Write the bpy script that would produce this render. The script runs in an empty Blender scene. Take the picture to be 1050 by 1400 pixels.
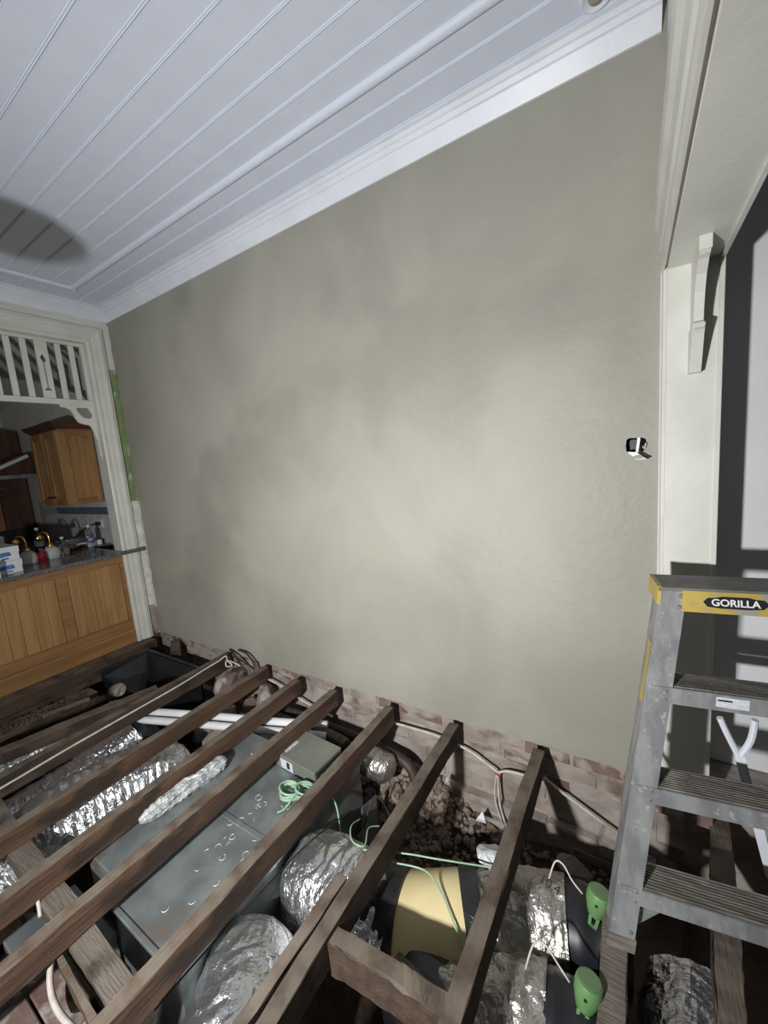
import bpy, bmesh, math, random
from mathutils import Vector, Matrix, noise
random.seed(7)
R_ = random.Random(11)
S = bpy.context.scene
C = S.collection
# ------------------------------------------------------------------ camera, world, exposure
cam_d = bpy.data.cameras.new('camera'); cam = bpy.data.objects.new('camera', cam_d); C.objects.link(cam)
cam_d.sensor_fit = 'VERTICAL'; cam_d.sensor_height = 24.0; cam_d.lens = 542.95 / 1400 * 24.0
cam_d.clip_start = 0.03; cam_d.clip_end = 60
CX = Vector((0.84676, 0.52563, -0.08194)); CD = Vector((0.00294, -0.15866, -0.98733)); CF = Vector((-0.53197, 0.83579, -0.13590))
cam.matrix_world = Matrix(((CX.x, -CD.x, -CF.x, 4.110), (CX.y, -CD.y, -CF.y, -1.986), (CX.z, -CD.z, -CF.z, 1.55), (0, 0, 0, 1)))
S.camera = cam
w = bpy.data.worlds.new('world'); S.world = w; w.use_nodes = True
w.node_tree.nodes['Background'].inputs[0].default_value = (0.85, 0.93, 1.0, 1)
w.node_tree.nodes['Background'].inputs[1].default_value = 0.04
S.view_settings.view_transform = 'Standard'; S.view_settings.look = 'None'
S.view_settings.gamma = 1.0; S.view_settings.use_curve_mapping = False
S.view_settings.exposure = 0.16
LAMP = Vector((3.28, -2.9, 1.15)); LAMP_W = 82.0

# ------------------------------------------------------------------ materials
def srgb(r, g, b):
    f = lambda c: (c / 255 / 12.92) if c <= 10 else ((c / 255 + 0.055) / 1.055) ** 2.4
    return (f(r), f(g), f(b), 1)
def mat(n, c1, c2=None, rough=0.6, metal=0.0, scale=5, detail=5, stretch=(1, 1, 1), bump=0.0, bscale=40, bstretch=None,
        lo=.35, hi=.65, c3=None, s3=2.0, t3=.6, dust=None, trans=0.0, rvar=0.0, dist=0.0, bdist=.01, vor=False, coat=0, world=False, s3stretch=(1,1,1)):
    m = bpy.data.materials.new(n); m.use_nodes = True
    N = m.node_tree.nodes; L = m.node_tree.links; b = N['Principled BSDF']
    b.inputs['Roughness'].default_value = rough; b.inputs['Metallic'].default_value = metal
    b.inputs['Base Color'].default_value = c1
    if trans: b.inputs['Transmission Weight'].default_value = trans
    if coat: b.inputs['Coat Weight'].default_value = coat
    if world:
        tc = N.new('ShaderNodeNewGeometry'); tco = tc.outputs['Position']
    else:
        tc = N.new('ShaderNodeTexCoord'); tco = tc.outputs['Object']
    def mapped(st):
        mp = N.new('ShaderNodeMapping'); mp.inputs['Scale'].default_value = st; L.new(tco, mp.inputs[0]); return mp.outputs[0]
    def nz(sc, st, det, ds=0.0):
        t = N.new('ShaderNodeTexNoise'); t.inputs['Scale'].default_value = sc; t.inputs['Detail'].default_value = det
        t.inputs['Distortion'].default_value = ds; L.new(mapped(st), t.inputs['Vector']); return t.outputs[0]
    def ramp(src, a, z):
        r = N.new('ShaderNodeMapRange'); r.inputs[1].default_value = a; r.inputs[2].default_value = z; r.interpolation_type = 'SMOOTHSTEP'
        L.new(src, r.inputs[0]); return r.outputs[0]
    def mix(f, a, z):
        x = N.new('ShaderNodeMix'); x.data_type = 'RGBA'
        if f is not None: L.new(f, x.inputs[0])
        if isinstance(a, tuple): x.inputs[6].default_value = a
        else: L.new(a, x.inputs[6])
        if isinstance(z, tuple): x.inputs[7].default_value = z
        else: L.new(z, x.inputs[7])
        return x.outputs[2]
    col = c1
    if c2 is not None:
        f = nz(scale, stretch, detail, dist); col = mix(ramp(f, lo, hi), c1, c2)
        if rvar:
            r = N.new('ShaderNodeMapRange'); r.inputs[3].default_value = rough - rvar; r.inputs[4].default_value = rough + rvar
            L.new(f, r.inputs[0]); L.new(r.outputs[0], b.inputs['Roughness'])
    if c3 is not None:
        f = nz(s3, s3stretch, 6); col = mix(ramp(f, t3 - .06, t3 + .06), col, c3)
    if dust is not None:   # settled dust on faces that look up
        g = N.new('ShaderNodeNewGeometry'); sx = N.new('ShaderNodeSeparateXYZ'); L.new(g.outputs['Normal'], sx.inputs[0])
        mu = N.new('ShaderNodeMath'); mu.operation = 'MULTIPLY'; L.new(ramp(sx.outputs[2], .5, .9), mu.inputs[0])
        L.new(ramp(nz(9, (1, 1, 1), 6), .25, .62), mu.inputs[1]); col = mix(mu.outputs[0], col, dust)
    if not isinstance(col, tuple): L.new(col, b.inputs['Base Color'])
    if bump:
        if vor:
            t = N.new('ShaderNodeTexVoronoi'); t.inputs['Scale'].default_value = bscale; L.new(mapped(bstretch or (1, 1, 1)), t.inputs['Vector']); h = t.outputs[0]
        else: h = nz(bscale, bstretch or (1, 1, 1), 6)
        bp = N.new('ShaderNodeBump'); bp.inputs['Strength'].default_value = bump; bp.inputs['Distance'].default_value = bdist
        L.new(h, bp.inputs['Height']); L.new(bp.outputs[0], b.inputs['Normal'])
    return m
M = {}
M['plaster'] = mat('wet_render', srgb(146, 144, 133), srgb(164, 162, 151), .55, scale=1.3, detail=6, dist=.4, lo=.3, hi=.7, c3=srgb(145, 143, 133), s3=.8, t3=.60, bump=.25, bscale=26, rvar=.12, stretch=(1, 1, .8))
M['ceil'] = mat('ceiling_paint', srgb(211, 218, 234), srgb(215, 221, 237), .5, scale=8, bump=.06, bscale=60)
M['white'] = mat('white_gloss_paint', srgb(226, 231, 240), srgb(219, 224, 233), .4, scale=6, bump=.08, bscale=40)
M['cream'] = mat('cream_paint', srgb(216, 216, 209), srgb(207, 207, 199), .42, scale=5, bump=.08, bscale=40)
M['wallw'] = mat('white_wall_paint', srgb(224, 226, 228), srgb(216, 218, 221), .6, scale=2, bump=.06, bscale=30)
M['rawwhite'] = mat('old_white_plaster', srgb(222, 222, 214), srgb(196, 196, 186), .8, scale=14, c3=srgb(150, 150, 140), s3=9, t3=.68, bump=.5, bscale=30)
M['greenp'] = mat('old_green_paint', srgb(132, 150, 104), srgb(118, 136, 92), .75, scale=7, c3=srgb(180, 192, 176), s3=5, t3=.63, bump=.3, bscale=30)
M['mortar'] = mat('mortar', srgb(170, 160, 152), srgb(140, 129, 121), .95, scale=5, c3=srgb(112, 96, 86), s3=4, t3=.6, bump=.9, bscale=26, world=True)
M['brick'] = mat('smeared_brick', srgb(163, 154, 147), srgb(131, 121, 114), .95, scale=4, lo=.35, hi=.65, c3=srgb(106, 90, 82), s3=6, t3=.62, bump=.9, bscale=24, world=True, s3stretch=(.6, 1, 1.4))
M['brickr'] = mat('red_brick', srgb(106, 84, 76), srgb(122, 102, 95), .95, scale=9, c3=srgb(158, 149, 142), s3=8, t3=.55, bump=.8, bscale=30, world=True)
M['dirt'] = mat('dry_soil', srgb(76, 62, 50), srgb(98, 84, 72), 1, scale=6, c3=srgb(56, 46, 38), s3=3, t3=.56, bump=1, bscale=30, bdist=.02)
M['rubble'] = mat('rubble', srgb(152, 139, 128), srgb(116, 101, 90), 1, scale=12, bump=.7, bscale=60)
M['joist'] = mat('old_hardwood', srgb(98, 74, 56), srgb(72, 53, 41), .85, scale=6, stretch=(3, .25, 3), c3=srgb(54, 41, 33), s3=5, t3=.58, s3stretch=(2, .6, 2), dust=srgb(120, 110, 98), bump=.6, bscale=34, bstretch=(3, .4, 3))
M['joistd'] = mat('dark_hardwood', srgb(80, 63, 50), srgb(60, 47, 39), .88, scale=6, stretch=(3, .25, 3), c3=srgb(46, 37, 31), s3=4, t3=.58, dust=srgb(110, 100, 89), bump=.6, bscale=34, bstretch=(3, .4, 3))
M['joistx'] = mat('grey_hardwood', srgb(104, 95, 85), srgb(84, 75, 66), .92, scale=6, stretch=(.25, 3, 3), c3=srgb(66, 58, 51), s3=5, t3=.62, dust=srgb(118, 110, 101), bump=.6, bscale=34, bstretch=(.4, 3, 3))
M['oak'] = mat('oak', srgb(172, 132, 88), srgb(152, 114, 73), .42, scale=5, stretch=(4, 4, .25), dist=.5, bump=.12, bscale=20, bstretch=(6, 6, .3))
M['oakh'] = mat('oak_rail', srgb(154, 115, 74), srgb(134, 99, 63), .42, scale=5, stretch=(4, .25, 4), dist=.5, bump=.12, bscale=20, bstretch=(6, .3, 6))
M['walnut'] = mat('dark_timber', srgb(92, 60, 46), srgb(70, 44, 34), .5, scale=4, stretch=(4, 4, .3), bump=.1, bscale=20)
M['granite'] = mat('granite', srgb(106, 104, 106), srgb(70, 70, 74), .14, scale=90, detail=3, lo=.4, hi=.6, c3=srgb(140, 136, 134), s3=60, t3=.62)
M['tile'] = mat('white_tile', srgb(206, 202, 204), srgb(198, 194, 197), .2, scale=3)
M['btile'] = mat('blue_tile', srgb(96, 110, 134), srgb(76, 90, 118), .25, scale=20)
M['grout'] = mat('grout', srgb(170, 166, 164), None, .9)
M['foil'] = mat('foil', srgb(230, 232, 236), srgb(210, 212, 217), .25, 1.0, scale=4, bump=.8, bscale=46, bdist=.012, rvar=.1)
M['foils'] = mat('smooth_foil', srgb(230, 231, 233), srgb(206, 207, 210), .3, .95, scale=4, bump=.8, bscale=40, bdist=.012, rvar=.1)
M['foild'] = mat('dull_foil', srgb(206, 203, 196), srgb(172, 167, 159), .34, .85, scale=6, c3=srgb(134, 127, 118), s3=4, t3=.64, bump=.8, bscale=34, bdist=.012)
M['insul'] = mat('white_insulation', srgb(214, 218, 218), srgb(176, 180, 181), .5, .3, scale=14, bump=1, bscale=30, bdist=.02)
M['galv'] = mat('galvanised', srgb(152, 160, 160), srgb(126, 133, 134), .42, .45, scale=7, c3=srgb(128, 122, 114), s3=3, t3=.62, rvar=.1, bump=.1, bscale=30)
M['galvt'] = mat('grey_green_sheet', srgb(146, 150, 138), srgb(132, 136, 126), .45, .35, scale=5)
M['blackp'] = mat('black_plastic', srgb(26, 28, 32), srgb(36, 38, 42), .38, scale=6)
M['tape'] = mat('black_tape', srgb(28, 28, 31), srgb(40, 40, 43), .3, scale=10, bump=.35, bscale=16, bdist=.012, bstretch=(.5, 4, 4))
M['whitep'] = mat('white_plastic', srgb(232, 234, 238), srgb(220, 222, 226), .35, scale=5)
M['cable'] = mat('white_cable', srgb(206, 200, 190), srgb(184, 176, 165), .5, scale=20)
M['cabd'] = mat('dark_cable', srgb(54, 44, 40), srgb(70, 58, 52), .6, scale=20)
M['cabg'] = mat('pale_green_cable', srgb(158, 190, 162), srgb(142, 175, 148), .45, scale=20)
M['red'] = mat('red_tie', srgb(200, 70, 66), None, .5)
M['green'] = mat('green_plastic', srgb(104, 146, 92), srgb(94, 135, 83), .45, scale=5)
M['greend'] = mat('green_plastic_top', srgb(124, 150, 112), srgb(114, 140, 103), .6, scale=5)
M['card'] = mat('cream_duct_fitting', srgb(222, 206, 158), srgb(210, 194, 146), .6, scale=5)
M['alu'] = mat('aluminium', srgb(166, 168, 169), srgb(136, 138, 140), .42, .45, scale=7, stretch=(3, 3, .7), c3=srgb(188, 188, 184), s3=42, t3=.66, rvar=.1, bump=.14, bscale=34)
M['alud'] = mat('worn_tread', srgb(134, 128, 120), srgb(100, 96, 90), .6, .25, scale=9, stretch=(.4, 6, 6), c3=srgb(150, 146, 140), s3=8, t3=.64, bump=.4, bscale=40)
M['yellow'] = mat('yellow_paint', srgb(188, 166, 84), srgb(174, 150, 72), .5, scale=7, c3=srgb(150, 148, 140), s3=14, t3=.58)
M['capgrey'] = mat('grey_cap_top', srgb(126, 124, 120), srgb(108, 106, 102), .6, .2, scale=8)
M['black'] = mat('black', srgb(16, 16, 16), None, .7)
M['label'] = mat('paper_label', srgb(210, 212, 218), srgb(180, 184, 192), .6, scale=60, stretch=(1, 1, 4))
M['ink'] = mat('ink', srgb(40, 40, 46), None, .7)
M['bluep'] = mat('blue_print', srgb(52, 96, 156), srgb(70, 120, 180), .6, scale=40)
M['boxw'] = mat('white_card', srgb(216, 218, 220), srgb(204, 206, 208), .6, scale=5)
M['brass'] = mat('brass', srgb(212, 172, 92), None, .18, 1.0)
M['steel'] = mat('stainless_steel', srgb(200, 202, 204), None, .22, 1.0)
M['frost'] = mat('frosted_glass', srgb(228, 232, 232), None, .45, 0, trans=.55)
M['glass'] = mat('clear_glass', srgb(240, 244, 244), None, .04, 0, trans=.95)
M['redl'] = mat('red_glass', srgb(150, 34, 50), None, .08, 0, trans=.5)
M['bott'] = mat('dark_bottle', srgb(44, 38, 40), None, .1, 0)
M['purple'] = mat('purple_label', srgb(84, 72, 140), srgb(200, 200, 214), .5, scale=30, lo=.55, hi=.6)
M['cementish'] = mat('pier_block', srgb(150, 130, 112), srgb(120, 100, 84), .95, scale=8, bump=.6, bscale=40)

# ------------------------------------------------------------------ mesh builder
class B:
    def __init__(s): s.v = []; s.f = []
    def add(s, vs, fs):
        o = len(s.v); s.v += [Vector(p) for p in vs]; s.f += [tuple(i + o for i in q) for q in fs]; return s
    def box(s, x0, x1, y0, y1, z0, z1, bev=0.0):
        if bev <= 0:
            return s.add([(x0, y0, z0), (x1, y0, z0), (x1, y1, z0), (x0, y1, z0), (x0, y0, z1), (x1, y0, z1), (x1, y1, z1), (x0, y1, z1)],
                     [(3, 2, 1, 0), (4, 5, 6, 7), (0, 1, 5, 4), (1, 2, 6, 5), (2, 3, 7, 6), (3, 0, 4, 7)])
        bm = bmesh.new(); bmesh.ops.create_cube(bm, size=1)
        for v in bm.verts: v.co = Vector(((x0 + x1) / 2 + v.co.x * (x1 - x0), (y0 + y1) / 2 + v.co.y * (y1 - y0), (z0 + z1) / 2 + v.co.z * (z1 - z0)))
        bmesh.ops.bevel(bm, geom=list(bm.edges), offset=bev, segments=1, affect='EDGES', profile=.5)
        bm.verts.index_update(); s.add([v.co.copy() for v in bm.verts], [tuple(v.index for v in f.verts) for f in bm.faces]); bm.free(); return s
    def prism(s, poly, axis, a, b):
        """poly in the two other axes (order xyz), extruded along axis from a to b; a,b numbers or functions of (u,v)"""
        fa = a if callable(a) else (lambda u, v: a); fb = b if callable(b) else (lambda u, v: b)
        def P(u, v, t): return {'x': (t, u, v), 'y': (u, t, v), 'z': (u, v, t)}[axis]
        n = len(poly); vs = [P(u, v, fa(u, v)) for u, v in poly] + [P(u, v, fb(u, v)) for u, v in poly]
        fs = [(i, (i + 1) % n, (i + 1) % n + n, i + n) for i in range(n)] + [tuple(range(n - 1, -1, -1)), tuple(range(n, 2 * n))]
        return s.add(vs, fs)
    def tube(s, path, r, seg=8, cap=True, smooth=0, rfun=None):
        P = [Vector(p) for p in path]
        if smooth: P = cr(P, smooth)
        n = len(P); T = [(P[min(i + 1, n - 1)] - P[max(i - 1, 0)]).normalized() for i in range(n)]
        u = T[0].orthogonal().normalized(); vs = []; fs = []
        if abs(T[0].z) < .9: u = T[0].cross(Vector((0, 0, 1))).normalized()
        for i in range(n):
            u = (u - T[i] * u.dot(T[i])).normalized(); q = T[i].cross(u)
            for k in range(seg):
                a = 2 * math.pi * k / seg; rr = r if not rfun else rfun(i / (n - 1), a, P[i])
                vs.append(P[i] + (u * math.cos(a) + q * math.sin(a)) * rr)
        for i in range(n - 1):
            for k in range(seg):
                k2 = (k + 1) % seg; fs.append((i * seg + k, i * seg + k2, (i + 1) * seg + k2, (i + 1) * seg + k))
        if cap: fs += [tuple(range(seg - 1, -1, -1)), tuple(range((n - 1) * seg, n * seg))]
        return s.add(vs, fs)
    def lathe(s, prof, c=(0, 0, 0), seg=16, rot=None):
        c = Vector(c); vs = []; fs = []
        for r, z in prof:
            for k in range(seg):
                a = 2 * math.pi * k / seg; p = Vector((r * math.cos(a), r * math.sin(a), z))
                vs.append(c + (rot @ p if rot else p))
        for i in range(len(prof) - 1):
            for k in range(seg):
                k2 = (k + 1) % seg; fs.append((i * seg + k, i * seg + k2, (i + 1) * seg + k2, (i + 1) * seg + k))
        fs += [tuple(range(seg - 1, -1, -1)), tuple(range((len(prof) - 1) * seg, len(prof) * seg))]
        return s.add(vs, fs)
    def bar(s, a, b, wd, th, up=(0, 0, 1), bev=0):
        a = Vector(a); b = Vector(b); t = (b - a).normalized(); sd = t.cross(Vector(up)).normalized(); u = sd.cross(t)
        vs = []
        for p in (a, b):
            for q in ((-1, -1), (1, -1), (1, 1), (-1, 1)): vs.append(p + sd * q[0] * wd / 2 + u * q[1] * th / 2)
        return s.add(vs, [(3, 2, 1, 0), (4, 5, 6, 7), (0, 1, 5, 4), (1, 2, 6, 5), (2, 3, 7, 6), (3, 0, 4, 7)])
    def xf(s, m):
        s.v = [m @ p for p in s.v]; return s
    def jit(s, a, sc=8):
        s.v = [p + noise.noise_vector(p * sc) * a for p in s.v]; return s
def cr(P, k):
    out = []; n = len(P)
    for i in range(n - 1):
        p0, p1, p2, p3 = P[max(i - 1, 0)], P[i], P[i + 1], P[min(i + 2, n - 1)]
        for j in range(k):
            t = j / k; out.append(.5 * ((2 * p1) + (p2 - p0) * t + (2 * p0 - 5 * p1 + 4 * p2 - p3) * t * t + (3 * p1 - p0 - 3 * p2 + p3) * t ** 3))
    return out + [P[-1]]
def root_loc(p):
    l = Vector((0, 0, 0))
    while p is not None: l = l + p.location; p = p.parent
    return l
def obj(name, b, m, parent=None, smooth=False, loc=None, ang=None):
    me = bpy.data.meshes.new(name)
    if parent is not None: off = root_loc(parent); l = Vector((0, 0, 0))
    else:
        if loc is None:
            xs = [p.x for p in b.v]; ys = [p.y for p in b.v]; zs = [p.z for p in b.v]
            loc = ((min(xs) + max(xs)) / 2, (min(ys) + max(ys)) / 2, min(zs))
        off = Vector(loc); l = Vector(loc)
    me.from_pydata([p - off for p in b.v], [], b.f); me.update()
    bm = bmesh.new(); bm.from_mesh(me); bmesh.ops.recalc_face_normals(bm, faces=bm.faces); bm.to_mesh(me); bm.free()
    me.materials.append(M[m] if isinstance(m, str) else m)
    if smooth:
        for p in me.polygons: p.use_smooth = True
        if ang:
            me.set_sharp_from_angle(angle=math.radians(ang))
    o = bpy.data.objects.new(name, me); o.location = l; C.objects.link(o)
    if parent is not None: o.parent = parent
    return o
def tag(o, label, cat, group=None, kind=None):
    o['label'] = label; o['category'] = cat
    if group: o['group'] = group
    if kind: o['kind'] = kind
    return o
def thing(name, label, cat, loc, group=None):
    o = bpy.data.objects.new(name, None); o.location = loc; o.empty_display_size = .1; C.objects.link(o); return tag(o, label, cat, group)
def struct(o, label, cat): return tag(o, label, cat, None, 'structure')
def sempty(name, label, cat, loc=(0, 0, 0)): return struct(thing(name, label, cat, loc), label, cat)

# ================================================================== ROOM SHELL
ZC = 3.078; XR = 4.205; YF = -4.3
# --- ceiling of beaded boards
ceil = sempty('ceiling', 'white painted ceiling of beaded timber boards', 'ceiling', (2, -2, ZC))
pw = 0.1355; y0 = -0.241
prof = [(0, .025), (0, 0), (.112, 0), (.113, .002), (.1145, -.003), (.1175, -.0042), (.1195, -.0005), (.1215, -.0005), (.1235, -.0042), (.1265, -.003), (.128, .002), (.129, 0), (pw - .0004, 0), (pw - .0004, .025)]
bb = B().prism([(u, v) for u, v in prof], 'x', -0.02, 4.36)
b0 = obj('ceiling_board', B().add([p + Vector((2, -2, ZC)) for p in bb.v], bb.f), 'ceil', ceil)
k = 0
for i in range(-2, 30):
    yy = y0 - pw * (i + 1) + .0165
    if yy < YF: break
    o = b0 if k == 0 else b0.copy()
    if k: C.objects.link(o); o.parent = ceil
    o.location = (-2, yy + 2, 0); k += 1
# --- frame moulding on the ceiling
def half_round(r, h): return [(r * math.cos(a), -h * math.sin(a)) for a in [math.pi * i / 10 for i in range(11)]]
o = obj('trim_1', B().prism([(-.372 + u, ZC + v) for u, v in half_round(.022, .019)] , 'x', lambda u, v: .335 - (-.372 - u), 4.36), 'ceil', smooth=True, ang=40); struct(o, 'long rounded ceiling bead running beside the rendered wall', 'moulding')
o = obj('trim_2', B().prism([(.335 + u, ZC + v) for u, v in half_round(.022, .019)], 'y', YF, lambda u, v: -.372 + (.335 - u)), 'ceil', smooth=True, ang=40); struct(o, 'short rounded ceiling bead parallel to the kitchen opening', 'moulding')
o = obj('bead_corner_chip', B().box(.315, .352, -.37, -.345, ZC - .022, ZC, .004).jit(.006, 30), 'ceil'); o.name = 'trim_9'; struct(o, 'chipped mitre where the two ceiling beads meet', 'moulding')
# --- cornices: profile as (distance from wall, z)
cp = [(0, 2.972), (.008, 2.972), (.046, 3.026), (.046, 3.031), (.052, 3.032), (.064, 3.046), (.064, 3.051), (.070, 3.052), (.080, 3.062), (.081, 3.066), (.098, 3.069), (.098, ZC), (0, ZC)]
def rag(x): return 0.004 * noise.noise(Vector((x * 9, 0, 0)))
o = obj('trim_3', B().prism([(-d, z) for d, z in cp], 'x', lambda u, v: -u, 4.19), 'white'); struct(o, 'white stepped cornice along the top of the rendered wall', 'cornice')
o = obj('trim_4', B().prism([(d, z) for d, z in cp], 'y', YF, lambda u, v: -u), 'white'); struct(o, 'white stepped cornice above the kitchen opening', 'cornice')
# --- rendered wall with brick base
wall = sempty('wall_back', 'grey rendered wall with bare brick at its base', 'wall', (2.1, .25, -1))
obj('masonry_core', B().box(-.3, XR, .0145, .3, -1.1, -.012).box(-.3, XR, .085, .3, -.012, ZC), 'mortar', wall)
def loopgrid():
    out = []
    n = 180
    for i in range(n + 1):
        x = XR * i / n; out.append((x, -.012 + .014 * noise.noise(Vector((x * 6, 3, 0))) + .012 * noise.noise(Vector((x * 21, 7, 0)))))
    return out
bot = loopgrid(); outer = bot + [(XR, ZC), (0, ZC)]
hx, hz = 4.118, 1.515
hole = []
for i in range(22):
    a = 2 * math.pi * i / 22; rr = 1 + .22 * noise.noise(Vector((math.cos(a) * 2, math.sin(a) * 2, 5)))
    hole.append((hx + .037 * rr * math.copysign(abs(math.cos(a)) ** .6, math.cos(a)), hz + .030 * rr * math.copysign(abs(math.sin(a)) ** .6, math.sin(a))))
bm = bmesh.new(); es = []
for lp in (outer, hole):
    vs = [bm.verts.new((x, 0, z)) for x, z in lp]; es += [bm.edges.new((vs[i], vs[(i + 1) % len(vs)])) for i in range(len(vs))]
bmesh.ops.triangle_fill(bm, edges=es, use_beauty=True)
r = bmesh.ops.extrude_face_region(bm, geom=list(bm.faces))
for g in r['geom']:
    if isinstance(g, bmesh.types.BMVert): g.co.y = .085 if g.co.z > .1 else .03
bm.verts.index_update(); pl = B().add([v.co.copy() for v in bm.verts], [tuple(v.index for v in f.verts) for f in bm.faces]); bm.free()
obj('plaster', pl, 'plaster', wall)
# bricks of the bare base: four shared meshes
bms = []
for q in range(5):
    b = B().box(-.112, .112, -.05, .05, -.034, .034, .006); rr = random.Random(q)
    b.v = [p + Vector((rr.uniform(-.005, .005), rr.uniform(-.006, .006), rr.uniform(-.004, .004))) for p in b.v]
    me = bpy.data.meshes.new('brick'); me.from_pydata(b.v, [], b.f); me.materials.append(M['brick' if q < 4 else 'brickr']); bms.append(me)
for c in range(9):
    z = -.052 - c * .083
    for i in range(19):
        x = -.05 + i * .236 + (.118 if c % 2 else 0)
        if x > 4.2 or x < .05: continue
        red = (c == 0 and R_.random() < .5) or R_.random() < .04
        o = bpy.data.objects.new('brick', bms[4] if red else bms[R_.randrange(4)]); C.objects.link(o); o.parent = wall
        yy = .0615 + R_.uniform(-.004, .004) - (.05 if c >= 5 else 0) - (.05 if c >= 7 else 0)
        o.location = (x - 2.1, yy - .25, z + 1 + R_.uniform(-.003, .003)); o.rotation_euler = (0, R_.uniform(-.012, .012), R_.uniform(-.015, .015))
obj('footing', B().box(-.3, XR, -.035, .1, -1.1, -.44).box(-.3, XR, -.085, .1, -1.1, -.6), 'mortar', wall)
# --- left wall with the kitchen opening
OY0, OY1, OZ = -.205, -2.45, 2.762
wl = struct(obj('wall_left', B().box(-.13, 0, OY0, .3, -.03, ZC).box(-.13, 0, OY1, OY0, OZ, ZC).box(-.13, 0, YF, OY1, -.03, ZC), 'cream', loc=(0, -1, -1.1)), 'cream wall with a wide opening into the kitchen', 'wall')
obj('subfloor_wall', B().box(-.13, .0, YF, .3, -1.1, -.032), 'dirt', wl)
def strip(z0, z1, m, nm, th, ed, seed):
    n = max(3, int((z1 - z0) / .03)); pts = [(-.062, z0), (-.062, z1)]
    for i in range(n + 1):
        z = z1 + (z0 - z1) * i / n; pts.append((ed + .010 * noise.noise(Vector((z * 14, seed, 0))) + .008 * noise.noise(Vector((z * 40, seed, 3))), z))
    return obj(nm, B().prism(pts, 'x', -.002, th), m, wl)
strip(2.56, 2.97, 'cream', 'wall_strip', .004, -.004, 1); strip(2.50, 2.56, 'mortar', 'wall_strip', .0035, .001, 2)
strip(1.33, 2.50, 'greenp', 'paint_strip', .003, .0, 2); strip(.28, 1.33, 'rawwhite', 'wall_strip', .005, .008, 4); strip(-.03, .28, 'mortar', 'wall_strip', .004, .0, 5)
def strip2(z0, z1, m, nm, ed, seed):
    n = max(3, int((z1 - z0) / .02)); pts = [(0, z0), (0, z1)]
    for i in range(n + 1):
        z = z1 + (z0 - z1) * i / n; pts.append((ed + .016 * noise.noise(Vector((z * 9, seed, 0))) + .010 * noise.noise(Vector((z * 34, seed, 3))), z))
    return obj(nm, B().prism(pts, 'y', -.0025, .004), m, wall)
strip2(2.52, 2.95, 'cream', 'old_paint_strip', .014, 1); strip2(1.33, 2.52, 'greenp', 'old_paint_strip', .026, 2); strip2(.26, 1.33, 'rawwhite', 'old_paint_strip', .052, 4); strip2(.0, .26, 'mortar', 'old_paint_strip', .045, 6)
# architrave round the kitchen opening, profile (distance from inner edge, height off the wall)
ap = [(0, 0), (0, .016), (.012, .022), (.03, .022), (.036, .016), (.05, .016), (.056, .022), (.092, .026), (.1, .034), (.118, .036), (.126, .03), (.142, .026), (.145, 0)]
AI = -.205; AZ = OZ
o = obj('trim_5', B().prism([(h, AI + d) for d, h in ap], 'z', -.03, lambda h, y: AZ + (y - AI)), 'cream'); struct(o, 'cream moulded architrave upright beside the rendered wall', 'architrave')
o = obj('trim_6', B().prism([(h, AZ + d) for d, h in ap], 'y', OY1, lambda h, z: AI + (z - AZ)), 'cream'); struct(o, 'cream moulded architrave head above the kitchen fretwork', 'architrave')
# --- right wall, head of the wide doorway, jamb lining
JY = -.052; HZ = 2.162; XB = 4.372
wr = struct(obj('wall_right', B().box(XR, XB, YF, JY, HZ, ZC).box(XR, XB, JY, .4, -.03, ZC).box(XR, XB, YF, -2.9, -1.1, HZ), 'cream', loc=(4.3, -1, -1.1)), 'cream wall pierced by a wide doorway beside the ladder', 'wall')
lin = obj('jamb_lining', B().box(XR + .008, XB, JY - .012, JY, -.02, HZ, .002), 'cream', wr)
obj('head_lining', B().box(XR + .008, XB, -2.9, JY - .012, HZ - .012, HZ, .002), 'cream', wr)
obj('lining_bead', B().box(XB - .008, XB + .008, JY - .02, JY + .01, 0, HZ - .012, .002), 'cream', wr)
obj('lining_bead', B().box(XB - .008, XB + .008, -2.9, JY - .02, HZ - .02, HZ + .006, .002), 'cream', wr)
obj('brick_footing', B().box(XR, 8.2, .02, .4, -1.1, -.035), 'mortar', wr)
obj('threshold', B().box(XR - .01, XB + .02, JY - .06, .05, -.085, -.02, .004), 'brickr', wr)
hp = [(0, 0), (0, .008), (.02, .012), (.04, .012), (.05, .007), (.09, .007), (.1, .014), (.16, .018), (.18, .03), (.22, .034), (.25, .03), (.262, .022), (.27, 0)]
o = obj('trim_7', B().prism([(XR - h, HZ - .012 + d) for d, h in hp], 'y', -2.9, .0), 'cream'); struct(o, 'cream moulded architrave along the doorway head', 'architrave')
o = obj('trim_8', B().prism([(XR + .008, JY - .012), (XR - .003, JY - .012), (XR - .006, JY), (XR - .004, JY + .012), (XR - .011, JY + .018), (XR - .011, .0), (XR + .008, 0)], 'z', -.02, HZ), 'cream'); struct(o, 'cream architrave upright between rendered wall and jamb panel', 'architrave')
o = obj('wall_side_room', B().box(XB, 8.2, .28, .4, -.03, ZC), 'wallw'); struct(o, 'white wall of the next room seen through the doorway', 'wall')
o = obj('ceiling_side_room', B().box(XB, 8.2, YF, .4, ZC, ZC + .05), 'ceil'); struct(o, 'white ceiling of the next room', 'ceiling')
o = obj('wall_side_room_far', B().box(8.2, 8.3, YF, .4, -1.1, ZC), 'wallw'); struct(o, 'far white wall of the next room', 'wall')
o = obj('wall_front', B().box(-.13, 8.3, YF - .1, YF, -1.1, ZC), 'cream'); struct(o, 'cream wall behind the photographer', 'wall')
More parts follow.
